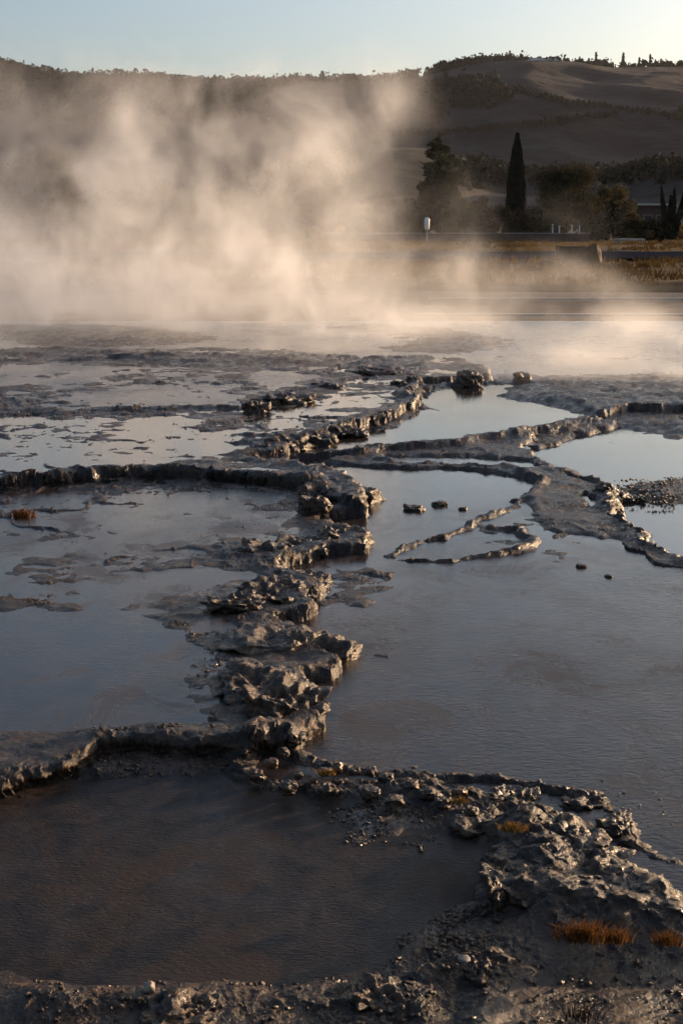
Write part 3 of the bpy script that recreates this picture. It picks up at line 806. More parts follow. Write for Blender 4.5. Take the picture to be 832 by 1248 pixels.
# ------------------------------------------------------------------ trees and bushes
def leaf_cloud(name, blobs, n, size, mat, parent, seed, wt=.7, fringe=.25):
    """small leaf faces spread through the volume of many clumps; blobs (x,y,z,rx,ry,rz)"""
    rng = np.random.RandomState(seed)
    B = np.array(blobs, np.float32); vol = (B[:, 3] * B[:, 4] * B[:, 5]) ** wt
    k = rng.choice(len(B), n, p=vol / vol.sum())
    d = rng.normal(size=(n, 3)); d /= np.linalg.norm(d, axis=1)[:, None]
    r = rng.rand(n, 1) ** .45 * (1 + fringe * rng.normal(size=(n, 1)) * .5)
    c = B[k, :3] + d * r * B[k, 3:]
    u = rng.normal(size=(n, 3)); u /= np.linalg.norm(u, axis=1)[:, None]
    w = np.cross(u, rng.normal(size=(n, 3))); w /= np.linalg.norm(w, axis=1)[:, None]
    s = size * (.5 + rng.rand(n, 1))
    V = np.stack([c - u * s, c + w * s * .45, c + u * s, c - w * s * .45], 1).reshape(-1, 3)
    Fc = np.arange(n * 4).reshape(-1, 4)
    return link(name, mesh_np(name, V, Fc, 4), mat, parent, smooth=False)

def trunk(parent, h, r, seed, limbs=5, crown_r=2.0, crown_z=.5, name='trunk'):
    rng = random.Random(seed); b = MB()
    b.tube([(0, 0, -.1), (rng.uniform(-.1, .1), 0, h * .4), (rng.uniform(-.2, .2), 0, h)], [r, r * .75, r * .3], 8)
    for i in range(limbs):
        a = rng.uniform(0, 6.28); z0 = h * rng.uniform(.35, .8)
        e = (math.cos(a) * crown_r * .7, math.sin(a) * crown_r * .7, z0 + crown_r * rng.uniform(.2, .7))
        b.tube([(0, 0, z0), (e[0] * .5, e[1] * .5, z0 + (e[2] - z0) * .6), e], [r * .45, r * .3, r * .1], 5)
    return b.build(name, M_BARK, parent, True)

FOOT = .15
def place(px, py, D):
    p = at(px, py, D); return p.x
def tree(px, py_top, py_base, wpx, D, label, kind, seed, name='tree', cat='tree', group=None, n=None, mat=None):
    x = place(px, py_base, D); h = at(px, py_top, D).z - FOOT; w = wpx * D / F
    rng = random.Random(seed)
    r = empty(name, (x, D, FOOT)); tag(r, label, cat, group)
    bl = []
    if kind == 'pine':
        tiers = 15
        for i in range(tiers):
            t = i / (tiers - 1)
            rad = w / 2 * (1.05 - max(0, t - .45) * 1.45) * rng.uniform(.65, 1.15)
            for j in range(5):
                a = rng.uniform(0, 6.28); rr = rad * rng.uniform(.25, 1.15); s = rad * rng.uniform(.24, .46) + .12
                bl.append((math.cos(a) * rr, math.sin(a) * rr, h * (.10 + t * .84) + rng.uniform(-.2, .2), s, s, s * .55))
        bl.append((0, 0, h * .96, .18, .18, .5))
        trunk(r, h * .93, w * .05, seed, 8, w * .5)
        leaf_cloud('crown', bl, n or 15000, .14, mat or M_PINE, r, seed)
    elif kind == 'cypress':
        mb = MB(); mb.lathe([(w / 2 * .82 * (1 - (i / 14) ** 3 * .95) * (.75 + .25 * min(1, i / 3)), h * (.04 + .93 * i / 14)) for i in range(15)], n=14)
        mb.build('inner_foliage', mat or M_CYP, r, True)
        g2 = np.random.RandomState(seed); m_ = n or 9000
        tt = g2.rand(m_) ** 1.15; pr = w / 2 * (1 - tt ** 3 * .93) * (.72 + .28 * np.minimum(1, tt * 4)) * (.80 + .24 * g2.rand(m_) + .05 * np.sin(tt * 37 + seed))
        an = g2.rand(m_) * 6.283; c_ = np.stack([np.cos(an) * pr, np.sin(an) * pr, h * (.03 + .955 * tt)], -1)
        u_ = g2.normal(size=(m_, 3)) * .5 + np.array([0, 0, 1.2]); u_ /= np.linalg.norm(u_, axis=1)[:, None]
        w_ = np.cross(u_, g2.normal(size=(m_, 3))); w_ /= np.linalg.norm(w_, axis=1)[:, None]; s_ = .10 * (.5 + g2.rand(m_, 1))
        link('crown', mesh_np('crown', np.stack([c_ - u_ * s_, c_ + w_ * s_ * .4, c_ + u_ * s_ * 1.3, c_ - w_ * s_ * .4], 1).reshape(-1, 3), np.arange(m_ * 4).reshape(-1, 4), 4), mat or M_CYP, r, smooth=False)
        trunk(r, h * .8, w * .08, seed, 0, w * .2)
    else:
        m = 26 if kind == 'round' else 14
        for i in range(m):
            a = rng.uniform(0, 6.28); t = rng.random()
            zz = h * (.22 + .72 * t) if kind == 'round' else h * (.10 + .75 * t)
            rad = w / 2 * math.sqrt(max(.05, 1 - ((t - .35) / .72) ** 2)); rr = rad * rng.uniform(.1, .85); s = w * rng.uniform(.10, .2)
            bl.append((math.cos(a) * rr, math.sin(a) * rr, zz, s, s, s * .8))
        trunk(r, h * .6, max(.04, w * .03), seed, 6, w * .4)
        leaf_cloud('crown', bl, n or 8000, .11, mat or M_BUSH, r, seed)
    return r
TD = 130
TG = 'trees behind the far wall'
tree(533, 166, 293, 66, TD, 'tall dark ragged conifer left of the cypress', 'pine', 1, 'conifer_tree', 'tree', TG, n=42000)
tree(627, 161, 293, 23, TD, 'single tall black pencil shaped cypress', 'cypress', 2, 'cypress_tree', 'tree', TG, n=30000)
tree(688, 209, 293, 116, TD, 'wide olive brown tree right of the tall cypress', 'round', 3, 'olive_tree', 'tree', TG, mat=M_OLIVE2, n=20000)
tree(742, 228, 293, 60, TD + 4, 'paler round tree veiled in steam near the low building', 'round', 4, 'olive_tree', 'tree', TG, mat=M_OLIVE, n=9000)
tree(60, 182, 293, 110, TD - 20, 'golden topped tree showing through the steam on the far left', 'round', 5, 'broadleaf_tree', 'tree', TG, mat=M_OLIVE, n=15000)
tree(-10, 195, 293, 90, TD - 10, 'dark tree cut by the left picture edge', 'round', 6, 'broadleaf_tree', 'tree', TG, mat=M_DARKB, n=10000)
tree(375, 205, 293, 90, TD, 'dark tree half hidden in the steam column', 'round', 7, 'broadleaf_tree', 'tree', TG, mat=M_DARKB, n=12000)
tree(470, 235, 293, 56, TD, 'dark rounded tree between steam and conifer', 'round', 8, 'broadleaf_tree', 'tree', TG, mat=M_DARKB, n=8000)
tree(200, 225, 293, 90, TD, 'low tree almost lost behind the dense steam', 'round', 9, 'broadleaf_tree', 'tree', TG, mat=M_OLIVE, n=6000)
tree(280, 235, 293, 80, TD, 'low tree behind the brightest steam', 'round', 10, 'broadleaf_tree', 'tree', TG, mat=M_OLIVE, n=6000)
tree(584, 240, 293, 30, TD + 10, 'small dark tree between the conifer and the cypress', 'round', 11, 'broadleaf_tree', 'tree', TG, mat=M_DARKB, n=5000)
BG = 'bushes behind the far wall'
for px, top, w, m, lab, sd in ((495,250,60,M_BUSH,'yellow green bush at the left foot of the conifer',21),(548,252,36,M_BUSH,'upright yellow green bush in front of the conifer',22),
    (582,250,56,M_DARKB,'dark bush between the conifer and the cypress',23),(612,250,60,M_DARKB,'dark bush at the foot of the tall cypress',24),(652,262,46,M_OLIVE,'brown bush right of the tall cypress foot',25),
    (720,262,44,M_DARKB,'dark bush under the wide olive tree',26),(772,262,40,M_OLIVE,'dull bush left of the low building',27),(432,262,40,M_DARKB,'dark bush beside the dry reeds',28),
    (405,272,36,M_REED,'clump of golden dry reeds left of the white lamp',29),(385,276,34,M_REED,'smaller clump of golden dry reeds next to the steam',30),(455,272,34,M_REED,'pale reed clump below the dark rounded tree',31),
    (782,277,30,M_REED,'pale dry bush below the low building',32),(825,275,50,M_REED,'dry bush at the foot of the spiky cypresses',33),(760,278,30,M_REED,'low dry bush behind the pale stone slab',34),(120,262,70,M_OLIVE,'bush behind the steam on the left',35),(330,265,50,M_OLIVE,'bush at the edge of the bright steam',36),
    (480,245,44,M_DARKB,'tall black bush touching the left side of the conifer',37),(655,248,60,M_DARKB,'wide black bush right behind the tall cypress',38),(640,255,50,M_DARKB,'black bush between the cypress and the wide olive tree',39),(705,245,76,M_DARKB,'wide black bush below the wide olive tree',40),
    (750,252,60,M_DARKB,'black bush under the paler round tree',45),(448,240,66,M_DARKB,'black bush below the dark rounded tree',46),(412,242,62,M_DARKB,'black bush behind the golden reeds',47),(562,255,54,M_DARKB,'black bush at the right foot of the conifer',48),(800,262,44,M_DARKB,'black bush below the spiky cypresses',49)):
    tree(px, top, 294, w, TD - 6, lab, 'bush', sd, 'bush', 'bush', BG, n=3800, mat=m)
SG = 'cluster of young cypresses at the right edge'
for px, top, w, lean, lab, sd in ((806,226,7,-.16,'thin young cypress leaning left in the cluster by the right edge',41),(813,238,6,-.02,'shortest upright young cypress in the cluster by the right edge',42),(819,229,7,.03,'middle upright young cypress in the cluster by the right edge',43),(827,216,7,.20,'tallest young cypress leaning right at the right edge',44)):
    o = tree(px - lean * 160, top, 293, w, TD - 8, lab, 'cypress', sd, 'cypress_tree', 'tree', SG, n=2200); o.rotation_euler = (0, lean, 0)
    o.location.x = place(816 + (px - 816) * .35, 293, TD - 8)

# ------------------------------------------------------------------ things in the far field
def xw(px, D): return (px - 416) / F * D / cp * cp
b = MB(); D0 = 118
x0, x1 = xw(395, D0), xw(712, D0)
w = empty('low_wall', ((x0 + x1) / 2, D0, .1)); tag(w, 'long low dark masonry wall in front of the trees', 'wall')
b.box((0, 0, .30), (x1 - x0, .4, .65)); b.build('masonry', M_MAROON, w)
b = MB(); b.box((0, 0, .67), (x1 - x0 + .1, .5, .07)); b.build('coping', M_CONC, w)
# white lamp
r = empty('bollard_lamp', (xw(518, 114), 114, .1)); tag(r, 'white capped lamp on a thin post before the conifer', 'lamp')
b = MB(); b.tube([(0, 0, 0), (0, 0, 1.0)], [.05, .05], 8); b.build('post', M_CONC, r, True)
b = MB(); b.lathe([(.05, .95), (.16, 1.0), (.20, 1.08), (.21, 1.75), (.16, 1.88), (.05, 1.92)]); b.build('lamp_head', M_WHITE, r, True)
# small white posts on the wall line
for i, (px, hh) in enumerate(((668, .55), (676, .3), (691, .45), (700, .3)  )):
    o = empty('white_post', (xw(px, 122), 122, .15)); tag(o, ('short white post in the row behind the wall right of the cypress' if px > 500 else 'short white post in the row seen through the steam left of the reeds'), 'post', 'white posts right of the cypress' if px > 500 else 'white posts behind the steam')
    b = MB(); b.box((0, 0, .5 + hh / 4), (.10, .10, 1.0 + hh / 2)); b.build('shaft', M_WHITE, o, bevel=.01)
    b = MB(); b.box((0, 0, 1.03 + hh / 2), (.16, .16, .06)); b.build('cap', M_WHITE, o, bevel=.01)
# dark wooden block
D1 = Yof(322)
r = empty('timber_crate', (xw(690, D1), D1, .05)); tag(r, 'square dark timber block standing on the ochre field', 'crate')
b = MB()
for k in range(6): b.box((0, 0, .07 + k * .125), (1.15, 1.0, .115))
b.build('planks', M_DARKW, r, bevel=.01); r.scale = (.85, .85, .9)
b = MB()
for sx in (-.58, .58):
    for sy in (-.5, .5):
        b = MB(); b.box((sx, sy, .38), (.09, .09, .80)); b.build('corner_post', M_DARKW, r)
# slanting dark timber beside the road
D2 = Yof(318)
rock(716, 320, 34, 22, .8, 95, 'dark sloping boulder beside the pale road', group='stones in the far field', z=.05, sub=4, crag=.5, slant=(-.4, 0), mat=M_DARKW)
rock(672, 324, 26, 8, .8, 96, 'low dark stone left of the timber block', group='stones in the far field', z=.05, sub=4, crag=.5, mat=M_DARKW)
def dry_field():
    rng = np.random.RandomState(9); n = 16000
    y = 39 + 75 * rng.rand(n) ** .8; x = (rng.rand(n) - .38) * y * .75
    d = fbm2(x, y, 7.0, 4, 12.); keep = (d > rng.rand(n) * .6 - .25) & ~((y > Yof(319)) & (y < Yof(307)))
    x, y = x[keep], y[keep]; n = len(x); K = 5
    X_ = np.repeat(x, K) + rng.normal(size=n * K) * .12; Y_ = np.repeat(y, K) + rng.normal(size=n * K) * .12
    h = rng.uniform(.08, .34, n * K); a = rng.rand(n * K) * 6.28; wd = .035
    lx, ly = np.cos(a) * h * .5, np.sin(a) * h * .5
    z0 = .0 + sstep(60, 160, Y_) * .15
    V = np.stack([np.stack([X_ - wd, Y_, z0], -1), np.stack([X_ + wd, Y_, z0], -1), np.stack([X_ + lx, Y_ + ly, z0 + h], -1)], 1).reshape(-1, 3)
    tag(link('dry_grass', mesh_np('dry_grass', V, np.arange(len(V)).reshape(-1, 3), 3), M_REED2, smooth=False), 'low ochre dry grass growing over the far field', 'grass', kind='stuff')
M_REED2 = leafmat('field_grass_blades', (.045, .030, .012), (.20, .125, .042), .15, .3)
dry_field()
# pale slab by the road
r = empty('stone_bench', (xw(760, 105), 105, .1)); tag(r, 'pale flat stone bench beyond the road', 'bench')
b = MB(); b.box((0, 0, .32), (2.1, .8, .14)); b.build('seat', M_STONE, r, bevel=.02)
for s in (-.8, .8):
    b = MB(); b.box((s, 0, .12), (.25, .6, .3)); b.build('leg', M_STONE, r)
# dark small shrub near the right edge
tree(806, 286, 297, 9, 108, 'small dark round shrub beside the pale road', 'bush', 51, 'bush', 'bush', n=900, mat=M_DARKB)
# low building with pale roof
r = empty('low_building', (xw(776, 150), 150, .1)); tag(r, 'low building with a flat pale roof behind the spiky cypresses', 'building')
b = MB(); b.box((0, 0, 1.6), (4.6, 4, 3.2)); b.build('wall', M_MAROON, r)
b = MB(); b.box((0, 0, 3.30), (5.4, 4.8, .18)); b.build('roof', M_ROOF, r)
for s in (-1.3, 0, 1.3):
    b = MB(); b.box((s, -2.02, 1.7), (.9, .08, 1.2)); f = b.build('window', M_CONC, r)
    b = MB(); b.box((s, -2.07, 1.7), (.74, .04, 1.04)); b.build('pane', M_GLASS, f)
# two pale kerbs of the bathing ledge
for py, x0, x1, lab in ((367, 520, 1100, 'thin pale kerb of the farther ledge across the right side'), (387, 500, 1100, 'thin pale kerb of the nearer ledge across the right side')):
    D = Yof(py); a0, a1 = xw(x0, D), xw(x1, D); n = int((a1 - a0) / 1.2)
    o = empty('kerb', (a0, D, .02)); tag(o, lab, 'kerb', 'pale kerbs of the ledges'); o.rotation_euler = (0, 0, -.01)
    b = MB()
    for k in range(n): b.box((k * 1.2 + .6, 0, .03), (1.19, .16, .045))
    b.build('kerb_stones', M_STONE, o, bevel=.008)

# ------------------------------------------------------------------ hills
def hillmat(name, a, bcol, c, sc=.01):
    m, nt, b = newmat(name); L = nt.links.new
    geo = N(nt, 'ShaderNodeNewGeometry')
    n1 = N(nt, 'ShaderNodeTexNoise', Scale=sc, Detail=8.0, Roughness=.6, Distortion=1.0); L(geo.outputs['Position'], n1.inputs['Vector'])
    r = ramp(nt, [(.36, a), (.5, bcol), (.64, c)], n1.outputs[0])
    wv = N(nt, 'ShaderNodeTexNoise', Scale=.15, Detail=6.0); L(geo.outputs['Position'], wv.inputs['Vector'])
    mm = N(nt, 'ShaderNodeMix', data_type='RGBA', blend_type='MULTIPLY'); mm.inputs[0].default_value = .8
    L(r.outputs[0], mm.inputs[6]); L(ramp(nt, [(.35, .75), (.65, 1.15)], wv.outputs[0]).outputs[0], mm.inputs[7])
    L(mm.outputs[2], b.inputs['Base Color']); b.inputs['Roughness'].default_value = .95; b.inputs['Specular IOR Level'].default_value = .1
    bp = N(nt, 'ShaderNodeBump', Strength=.6, Distance=1.5); L(wv.outputs[0], bp.inputs['Height']); L(bp.outputs[0], b.inputs['Normal'])
    return m
M_HILL = hillmat('bare_hill_soil', (.011, .010, .012), (.018, .017, .020), (.029, .027, .029))
M_HILL2 = hillmat('grassy_spur', (.026, .024, .018), (.042, .037, .027), (.070, .058, .040), .02)

def hill(name, Dn, Df, ridge, mat, prof=.8, amp=3.0, seed=1.0, back=.35):
    """ridge: (px, py) control points of the skyline seen at distance Df"""
    xs = np.linspace(-900, 1750, 420); rp = np.array(ridge, float)
    ry = np.interp(xs, rp[:, 0], rp[:, 1])
    k = np.ones(9) / 9; ry = np.convolve(np.pad(ry, 4, mode='edge'), k, 'valid')
    t = np.concatenate([np.linspace(0, 1, 130), 1 + np.linspace(.02, back, 12)])
    D = Dn + (Df - Dn) * t
    Xg = ((xs[None, :] - 416) / F) * D[:, None]
    zr = CAM_H + Df * np.tan(np.arctan((624 - ry) / F) - PITCH)
    pr = np.where(t <= 1, np.sin(np.clip(t, 0, 1) * math.pi / 2) ** (1 / prof), 1 - (t - 1) ** 2 * 3)
    Z = zr[None, :] * pr[:, None]
    Yg = np.broadcast_to(D[:, None], Xg.shape)
    n = fbm2(Xg, Yg, 160, 5, seed) * amp * np.clip(np.minimum(t, 1.3) * 3, 0, 1)[:, None] * (1 - .9 * np.exp(-((t - 1) / .06) ** 2))[:, None]
    gul = -np.abs(fbm2(Xg, Yg * .6, 90, 3, seed + 4)) * amp * .8 * np.sin(np.clip(t, 0, 1) * math.pi)[:, None]
    Z = Z + n + gul - 1.0
    me = mesh_np(name, np.stack([Xg, Yg, Z], -1).reshape(-1, 3), grid_faces(*Xg.shape).reshape(-1, 4), 4)
    tag(link(name, me, mat), kind='structure')
    def hz(px, tt):
        i = min(max(int(round((px + 900) / 2650 * 419)), 0), 419); j = int(np.argmin(np.abs(t - tt)))
        return (float(Xg[j, i]), float(Yg[j, i]), float(Z[j, i]))
    def hzp(px, py):
        i = min(max(int(round((px + 900) / 2650 * 419)), 0), 419)
        e = 624 - F * np.tan(PITCH + np.arctan((Z[:, i] - CAM_H) / D)); k = np.where((e <= py) & (t <= 1))[0]
        j = int(k[0]) if len(k) else int(np.argmin(np.where(t <= 1, e, 1e9)))
        return (float(Xg[j, i]), float(Yg[j, i]), float(Z[j, i]))
    return hz, hzp
hA, hAp = hill('hill', 520, 1150, [(-900,76),(-200,80),(0,90),(60,102),(130,107),(260,107),(400,107),(480,107),(520,100),(570,90),(620,82),(680,82),(740,88),(832,87),(900,90),(1750,72)], M_HILL, .75, 7.0, 1.0)
hB, hBp = hill('hill', 330, 520, [(-900,260),(200,240),(380,200),(450,183),(500,180),(560,192),(620,212),(660,206),(700,204),(740,208),(800,200),(832,196),(1000,185),(1750,200)], M_HILL2, .7, 3.0, 5.0)
hC, hCp = hill('hill', 220, 330, [(-900,255),(300,255),(470,250),(540,240),(600,228),(650,238),(700,228),(740,214),(790,204),(832,198),(1000,190),(1750,220)], M_HILL, .7, 2.0, 9.0)

# wooded parts of the hill: too many crowns to count
def wood(name, spots, label, size, seed, mat):
    rng = np.random.RandomState(seed); K = 46
    P = np.repeat(np.array(spots, np.float32), K, 0); n = len(P)
    sz = np.repeat(size * rng.uniform(.5, 1.3, len(spots)), K)[:, None]; tall = np.repeat(rng.uniform(.8, 1.6, len(spots)), K)
    d = rng.normal(size=(n, 3)); d /= np.linalg.norm(d, axis=1)[:, None]
    c = d * rng.rand(n, 1) ** .4 * sz; c[:, 2] *= tall; c = c + P; c[:, 2] += sz[:, 0] * .7
    u = rng.normal(size=(n, 3)); u /= np.linalg.norm(u, axis=1)[:, None]
    w = np.cross(u, rng.normal(size=(n, 3))); w /= np.linalg.norm(w, axis=1)[:, None]
    q = size * .30 * (.6 + rng.rand(n, 1))
    V = np.stack([c - u * q, c + w * q * .7, c + u * q, c - w * q * .7], 1).reshape(-1, 3)
    o = link(name, mesh_np(name, V, np.arange(n * 4).reshape(-1, 4), 4), mat, smooth=False)
    tag(o, label, 'wood', kind='stuff')
rr = random.Random(3)
sp1 = [hA(rr.uniform(-300, 500), rr.uniform(.80, 1.0)) for _ in range(1500)] + [hA(rr.uniform(-300, 500), 1.0) for _ in range(260)]
sp1 += [hA(x, t) for x, t in ((rr.gauss(560, 28), rr.gauss(.86, .04)) for _ in range(260)) if t < 1]
sp1 += [hA(rr.uniform(-300, 330), rr.uniform(.45, .8)) for _ in range(900)]
sp1 += [hA(rr.uniform(520, 900), .985) for _ in range(150)] + [hAp(rr.gauss(562, 22), rr.gauss(116, 6)) for _ in range(220)]
wood('wood', sp1, 'dark woodland covering the left side of the far hill', 3.6, 1, M_FARTREE)
sp2 = [hAp(rr.gauss(520, 9), rr.gauss(141, 6)) for _ in range(110)] + [hAp(rr.gauss(824, 8), rr.gauss(142, 3)) for _ in range(60)]
def along(pts, n, f, jit=.5):
    P = np.array(pts, float); out = []
    for k in range(n):
        u = k / (n - 1) * (len(P) - 1); i = min(int(u), len(P) - 2); q = P[i] + (P[i + 1] - P[i]) * (u - i)
        out.append(f(q[0] + rr.uniform(-1, 1), q[1] + rr.uniform(-jit, jit)))
    return out
sp2 += along([(480,168),(566,163),(641,156),(700,146),(740,142)], 230, hAp) + along([(600,108),(631,115),(676,127),(766,138),(840,151)], 230, hAp)
wood('wood', sp2, 'hedges and thickets between the bare fields', 1.5, 2, M_FARTREE)
sp3 = [hBp(rr.gauss(590, 22), rr.gauss(214, 8)) for _ in range(160)] + [hBp(rr.uniform(640, 900), rr.gauss(216, 4)) for _ in range(160)] + [hCp(rr.uniform(730, 950), rr.gauss(212, 5)) for _ in range(260)] + [hB(rr.uniform(-100, 430), rr.uniform(.5, .98)) for _ in range(300)]
wood('wood', sp3, 'scrub woodland on the low spurs behind the trees', 1.7, 3, M_FARTREE)

# countable trees on the right skyline
def far_tree(kind, seed):
    r = empty('skyline_tree'); rng = random.Random(seed)
    b = MB(); b.tube([(0, 0, -1), (0, 0, 5)], [.35, .15], 6); b.build('trunk', M_BARK, r, True)
    if kind == 0: bl = [(rng.uniform(-1.6, 1.6), rng.uniform(-1.6, 1.6), rng.uniform(3, 7), 1.5, 1.5, 1.3) for _ in range(9)]
    elif kind == 1: bl = [(0, 0, 1 + k, 1.0 - k * .07, 1.0 - k * .07, .8) for k in range(11)]
    else: bl = [(rng.uniform(-2.6, 2.6), rng.uniform(-2, 2), rng.uniform(5, 7.4), 1.7, 1.7, 1.0) for _ in range(10)]
    leaf_cloud('crown', bl, 900, .75, M_FARTREE, r, seed)
    return r
protos = [far_tree(k, 60 + k) for k in range(3)]; used = [0, 0, 0]
LB = ['small round dark tree on the skyline of the right hill', 'narrow dark cypress on the skyline of the right hill', 'flat topped umbrella pine on the skyline of the right hill']
sky = [(499,2,1.5),(568,0,.9),(575,0,.6)] + [(rr.uniform(590, 832), rr.choice([0, 0, 1, 2]), rr.uniform(.6, 1.25)) for _ in range(52)] + [(rr.uniform(380, 490), 0, rr.uniform(.5, 1.0)) for _ in range(10)] + [(rr.uniform(0, 370), 0, rr.uniform(.6, .95)) for _ in range(16)]
for i, (px, k, s) in enumerate(sky):
    o = copy_tree(protos[k]) if used[k] else protos[k]; used[k] = 1
    if i == 0: lab = 'largest lone umbrella pine on the saddle between the two ridges'
    elif i == 1: lab = 'lone round tree at the left foot of the right summit'
    elif i == 2: lab = 'smaller tree beside the lone round tree near the right summit'
    else: lab = LB[k] if px > 500 else 'small round dark tree on the skyline above the steam'
    tag(o, lab, 'tree', 'trees on the skyline')
    o.location = hA(px, 1.0); o.scale = (s * 1.1, s * 1.1, s); o.rotation_euler = (0, 0, rr.uniform(0, 6))
# a pale farmhouse among the summit trees
x, y, z = hA(648, .99)
r = empty('farmhouse', (x, y - 4, z - 1)); tag(r, 'pale farmhouse among the trees on the right summit', 'house')
b = MB(); b.box((0, 0, 3), (22, 8, 5)); b.build('wall', M_STONE, r)
b = MB(); b.v = [(-12, -5, 5.5), (12, -5, 5.5), (12, 5, 5.5), (-12, 5, 5.5), (-11, 0, 8), (11, 0, 8)]; b.f = [[0, 1, 5, 4], [1, 2, 5], [2, 3, 4, 5], [3, 0, 4], [3, 2, 1, 0]]; b.build('roof', M_ROOF, r)

# ------------------------------------------------------------------ steam
def P26(px, py, Y=26.0):
    p = at(px, py, Y); return p
def steam_volume():
    m = bpy.data.materials.new('steam'); m.use_nodes = True; nt = m.node_tree; nt.nodes.clear(); L = nt.links.new
    out = N(nt, 'ShaderNodeOutputMaterial'); pv = N(nt, 'ShaderNodeVolumePrincipled')
    pv.inputs['Color'].default_value = (.94, .95, .985, 1); pv.inputs['Anisotropy'].default_value = .35
    L(pv.outputs[0], out.inputs['Volume'])
    geo = N(nt, 'ShaderNodeNewGeometry'); pos = geo.outputs['Position']
    # swirl
    wn = N(nt, 'ShaderNodeTexNoise', Scale=.42, Detail=3.0); L(pos, wn.inputs['Vector'])
    sub = N(nt, 'ShaderNodeVectorMath', operation='SUBTRACT'); L(wn.outputs['Color'], sub.inputs[0]); sub.inputs[1].default_value = (.5, .5, .5)
    sc = N(nt, 'ShaderNodeVectorMath', operation='SCALE'); L(sub.outputs[0], sc.inputs[0]); sc.inputs['Scale'].default_value = 1.7
    ad = N(nt, 'ShaderNodeVectorMath', operation='ADD'); L(pos, ad.inputs[0]); L(sc.outputs[0], ad.inputs[1])
    wp = ad.outputs[0]
    # blobs: px, py, Y, rx(px), ry(px), rY(m), density
    BL = STEAM
    tot = None
    for px, py, Y, rx, rz, rY, dn in BL:
        c = P26(px, py, Y); k = Y / F
        v = N(nt, 'ShaderNodeVectorMath', operation='SUBTRACT'); L(wp, v.inputs[0]); v.inputs[1].default_value = tuple(c)
        s = N(nt, 'ShaderNodeVectorMath', operation='MULTIPLY'); L(v.outputs[0], s.inputs[0]); s.inputs[1].default_value = (1 / (rx * k), 1 / rY, 1 / (rz * k))
        d = N(nt, 'ShaderNodeVectorMath', operation='DOT_PRODUCT'); L(s.outputs[0], d.inputs[0]); L(s.outputs[0], d.inputs[1])
        e = maths(nt, 'MULTIPLY', maths(nt, 'POWER', 2.718, maths(nt, 'MULTIPLY', d.outputs['Value'], -1.0)), dn)
        tot = e if tot is None else maths(nt, 'ADD', tot, e)
    mp = N(nt, 'ShaderNodeMapping'); mp.inputs['Rotation'].default_value = (0, .75, 0); mp.inputs['Scale'].default_value = (1.0, .9, .85); L(wp, mp.inputs['Vector'])
    no = N(nt, 'ShaderNodeTexNoise', Scale=.78, Detail=8.0, Roughness=.64, Distortion=.45); L(mp.outputs[0], no.inputs['Vector'])
    # threshold moves with the envelope: solid inside, wisps outside
    th = maths(nt, 'SUBTRACT', no.outputs[0], .44)
    mr = maths(nt, 'MULTIPLY', maths(nt, 'MAXIMUM', th, 0.0), 5.0)
    mr = maths(nt, 'ADD', maths(nt, 'POWER', mr, 1.7), .035)
    den = maths(nt, 'MULTIPLY', maths(nt, 'MULTIPLY', tot, mr), 3.9)
    den = maths(nt, 'MAXIMUM', maths(nt, 'SUBTRACT', den, .006), 0.0)
    L(den, pv.inputs['Density'])
    try: m.cycles.volume_step_rate = 1.0
    except Exception: pass
    return m
STEAM = [
    (200, 345, 24, 230, 66, 3.2, .34),
    (20, 345, 25, 200, 62, 3.0, .26),
    (170, 392, 20.5, 300, 20, 1.8, .26),
    (360, 384, 22.5, 140, 26, 2.4, .24),
    (265, 265, 26, 160, 66, 2.6, .20),
    (190, 190, 26, 180, 60, 2.4, .115),
    (340, 175, 26, 85, 58, 2.2, .11),
    (420, 135, 26, 58, 44, 1.7, .085),
    (400, 200, 26, 48, 46, 1.6, .08),
    (560, 332, 26, 70, 30, 1.8, .05),
    (610, 262, 27, 40, 34, 1.2, .014),
    (360, 118, 26, 120, 28, 2.0, .08),
    (90, 130, 27, 170, 55, 2.4, .055),
    (600, 356, 25, 110, 30, 2.2, .07),
    (470, 345, 25, 70, 34, 2.0, .08),
    (730, 356, 25, 110, 24, 2.2, .05),
    (655, 270, 27, 70, 40, 1.4, .012),
    (780, 465, 14.8, 150, 34, 2.0, .20),
    (720, 404, 19.5, 220, 16, 2.2, .36),
    (330, 440, 17.5, 520, 22, 3.2, .030),
    (640, 336, 26, 110, 20, 1.8, .05),
    (560, 262, 27, 50, 30, 1.2, .010),
]
m = steam_volume()
# a rounded hull round the steam
bm = bmesh.new(); bmesh.ops.create_icosphere(bm, subdivisions=4, radius=1)
me = bpy.data.meshes.new('steam'); bm.to_mesh(me); bm.free()
n = len(me.vertices); p = np.empty(n * 3, np.float32); me.vertices.foreach_get('co', p); p = p.reshape(-1, 3)
p = np.sign(p) * np.abs(p) ** .55
p = p * np.array([11.0, 9.5, 3.6]) + np.array([-.5, 22.5, 3.0]); p[:, 2] = np.maximum(p[:, 2], -.15)
me.vertices.foreach_set('co', p.astype(np.float32).ravel()); me.update()
o = link('steam', me, m); tag(o, 'warm backlit steam rising from the hot pools', 'steam', kind='stuff')

# ------------------------------------------------------------------ haze
hz = bpy.data.materials.new('haze'); hz.use_nodes = True; nt = hz.node_tree; nt.nodes.clear()
out = N(nt, 'ShaderNodeOutputMaterial'); pv = N(nt, 'ShaderNodeVolumePrincipled'); pv.inputs['Color'].default_value = (.86, .88, .95, 1)
pv.inputs['Density'].default_value = .000035; pv.inputs['Anisotropy'].default_value = .2
nt.links.new(pv.outputs[0], out.inputs['Volume'])
b = MB(); b.box((0, 3000, 99), (14000, 9000, 202 + 2)); b.f = b.f
tag(b.build('haze', hz), 'thin morning haze over the valley', 'haze', kind='stuff')

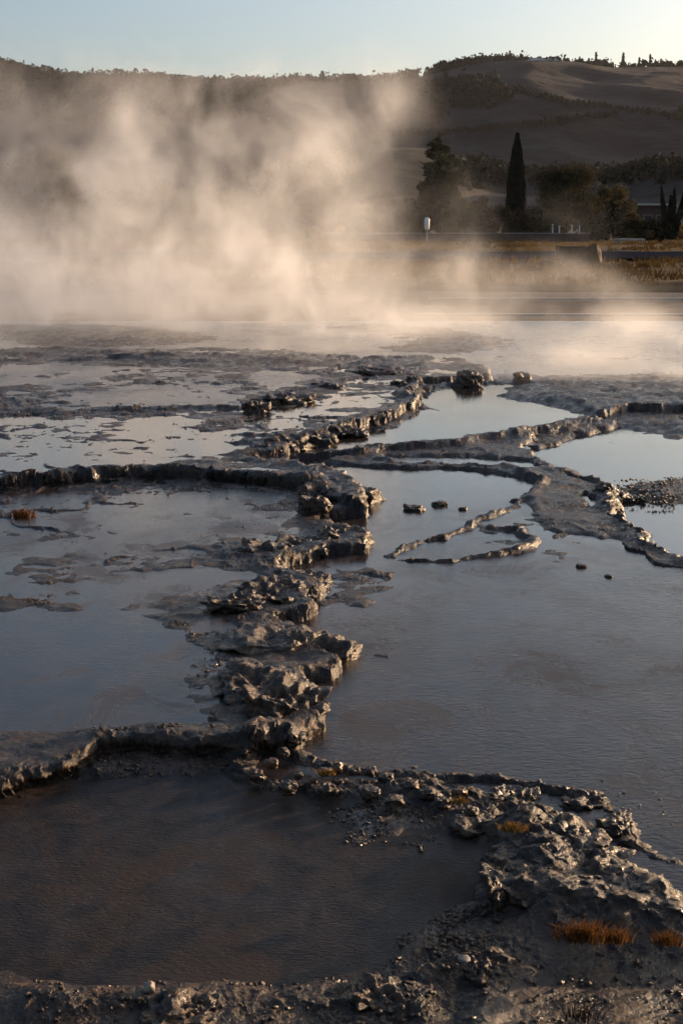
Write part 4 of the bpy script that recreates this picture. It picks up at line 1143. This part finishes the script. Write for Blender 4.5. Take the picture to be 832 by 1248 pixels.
# ------------------------------------------------------------------ light
SUN_AZ, SUN_EL = R(56), R(8)      # azimuth from +Y towards +X
w = bpy.data.worlds.new('World'); S.world = w; w.use_nodes = True; nt = w.node_tree
bg = nt.nodes['Background']; sk = nt.nodes.new('ShaderNodeTexSky'); sk.sky_type = 'NISHITA'; sk.sun_disc = False
sk.sun_elevation = SUN_EL; sk.sun_rotation = SUN_AZ; sk.air_density = .75; sk.dust_density = 4.2; sk.ozone_density = 1.9; sk.altitude = 300
tn = N(nt, 'ShaderNodeMix', data_type='RGBA', blend_type='MULTIPLY'); tn.inputs[0].default_value = 1; tn.inputs[7].default_value = (1.06, 1.0, .92, 1)
nt.links.new(sk.outputs[0], tn.inputs[6]); nt.links.new(tn.outputs[2], bg.inputs[0]); bg.inputs[1].default_value = .13
sl = bpy.data.lights.new('sun', 'SUN'); sl.energy = 4.0; sl.angle = R(.5); sl.color = (1.0, .67, .40)
so = bpy.data.objects.new('sun', sl); COL.objects.link(so)
d = Vector((math.sin(SUN_AZ) * math.cos(SUN_EL), math.cos(SUN_AZ) * math.cos(SUN_EL), math.sin(SUN_EL)))
so.rotation_euler = (-d).to_track_quat('-Z', 'Y').to_euler()

cam = bpy.data.cameras.new('camera'); co = bpy.data.objects.new('camera', cam); COL.objects.link(co); S.camera = co
cam.sensor_fit = 'VERTICAL'; cam.sensor_height = 36; cam.lens = 36 * F / 1248
cam.clip_start = .05; cam.clip_end = 12000
co.location = (0, 0, CAM_H); co.rotation_euler = (R(90) - PITCH, 0, 0)

S.view_settings.view_transform = 'Standard'; S.view_settings.look = 'None'; S.view_settings.gamma = 1; S.view_settings.exposure = 1.0
S.view_settings.use_curve_mapping = False
c = S.cycles
c.use_denoising = True
try: c.denoiser = 'OPENIMAGEDENOISE'
except Exception: pass
c.max_bounces = 6; c.diffuse_bounces = 2; c.glossy_bounces = 3; c.volume_bounces = 1; c.transparent_max_bounces = 8; c.transmission_bounces = 2
c.volume_max_steps = 256; c.volume_step_rate = 2.5
c.use_adaptive_sampling = True; c.adaptive_threshold = .03
c.sample_clamp_indirect = 4.0; c.caustics_reflective = False; c.caustics_refractive = False
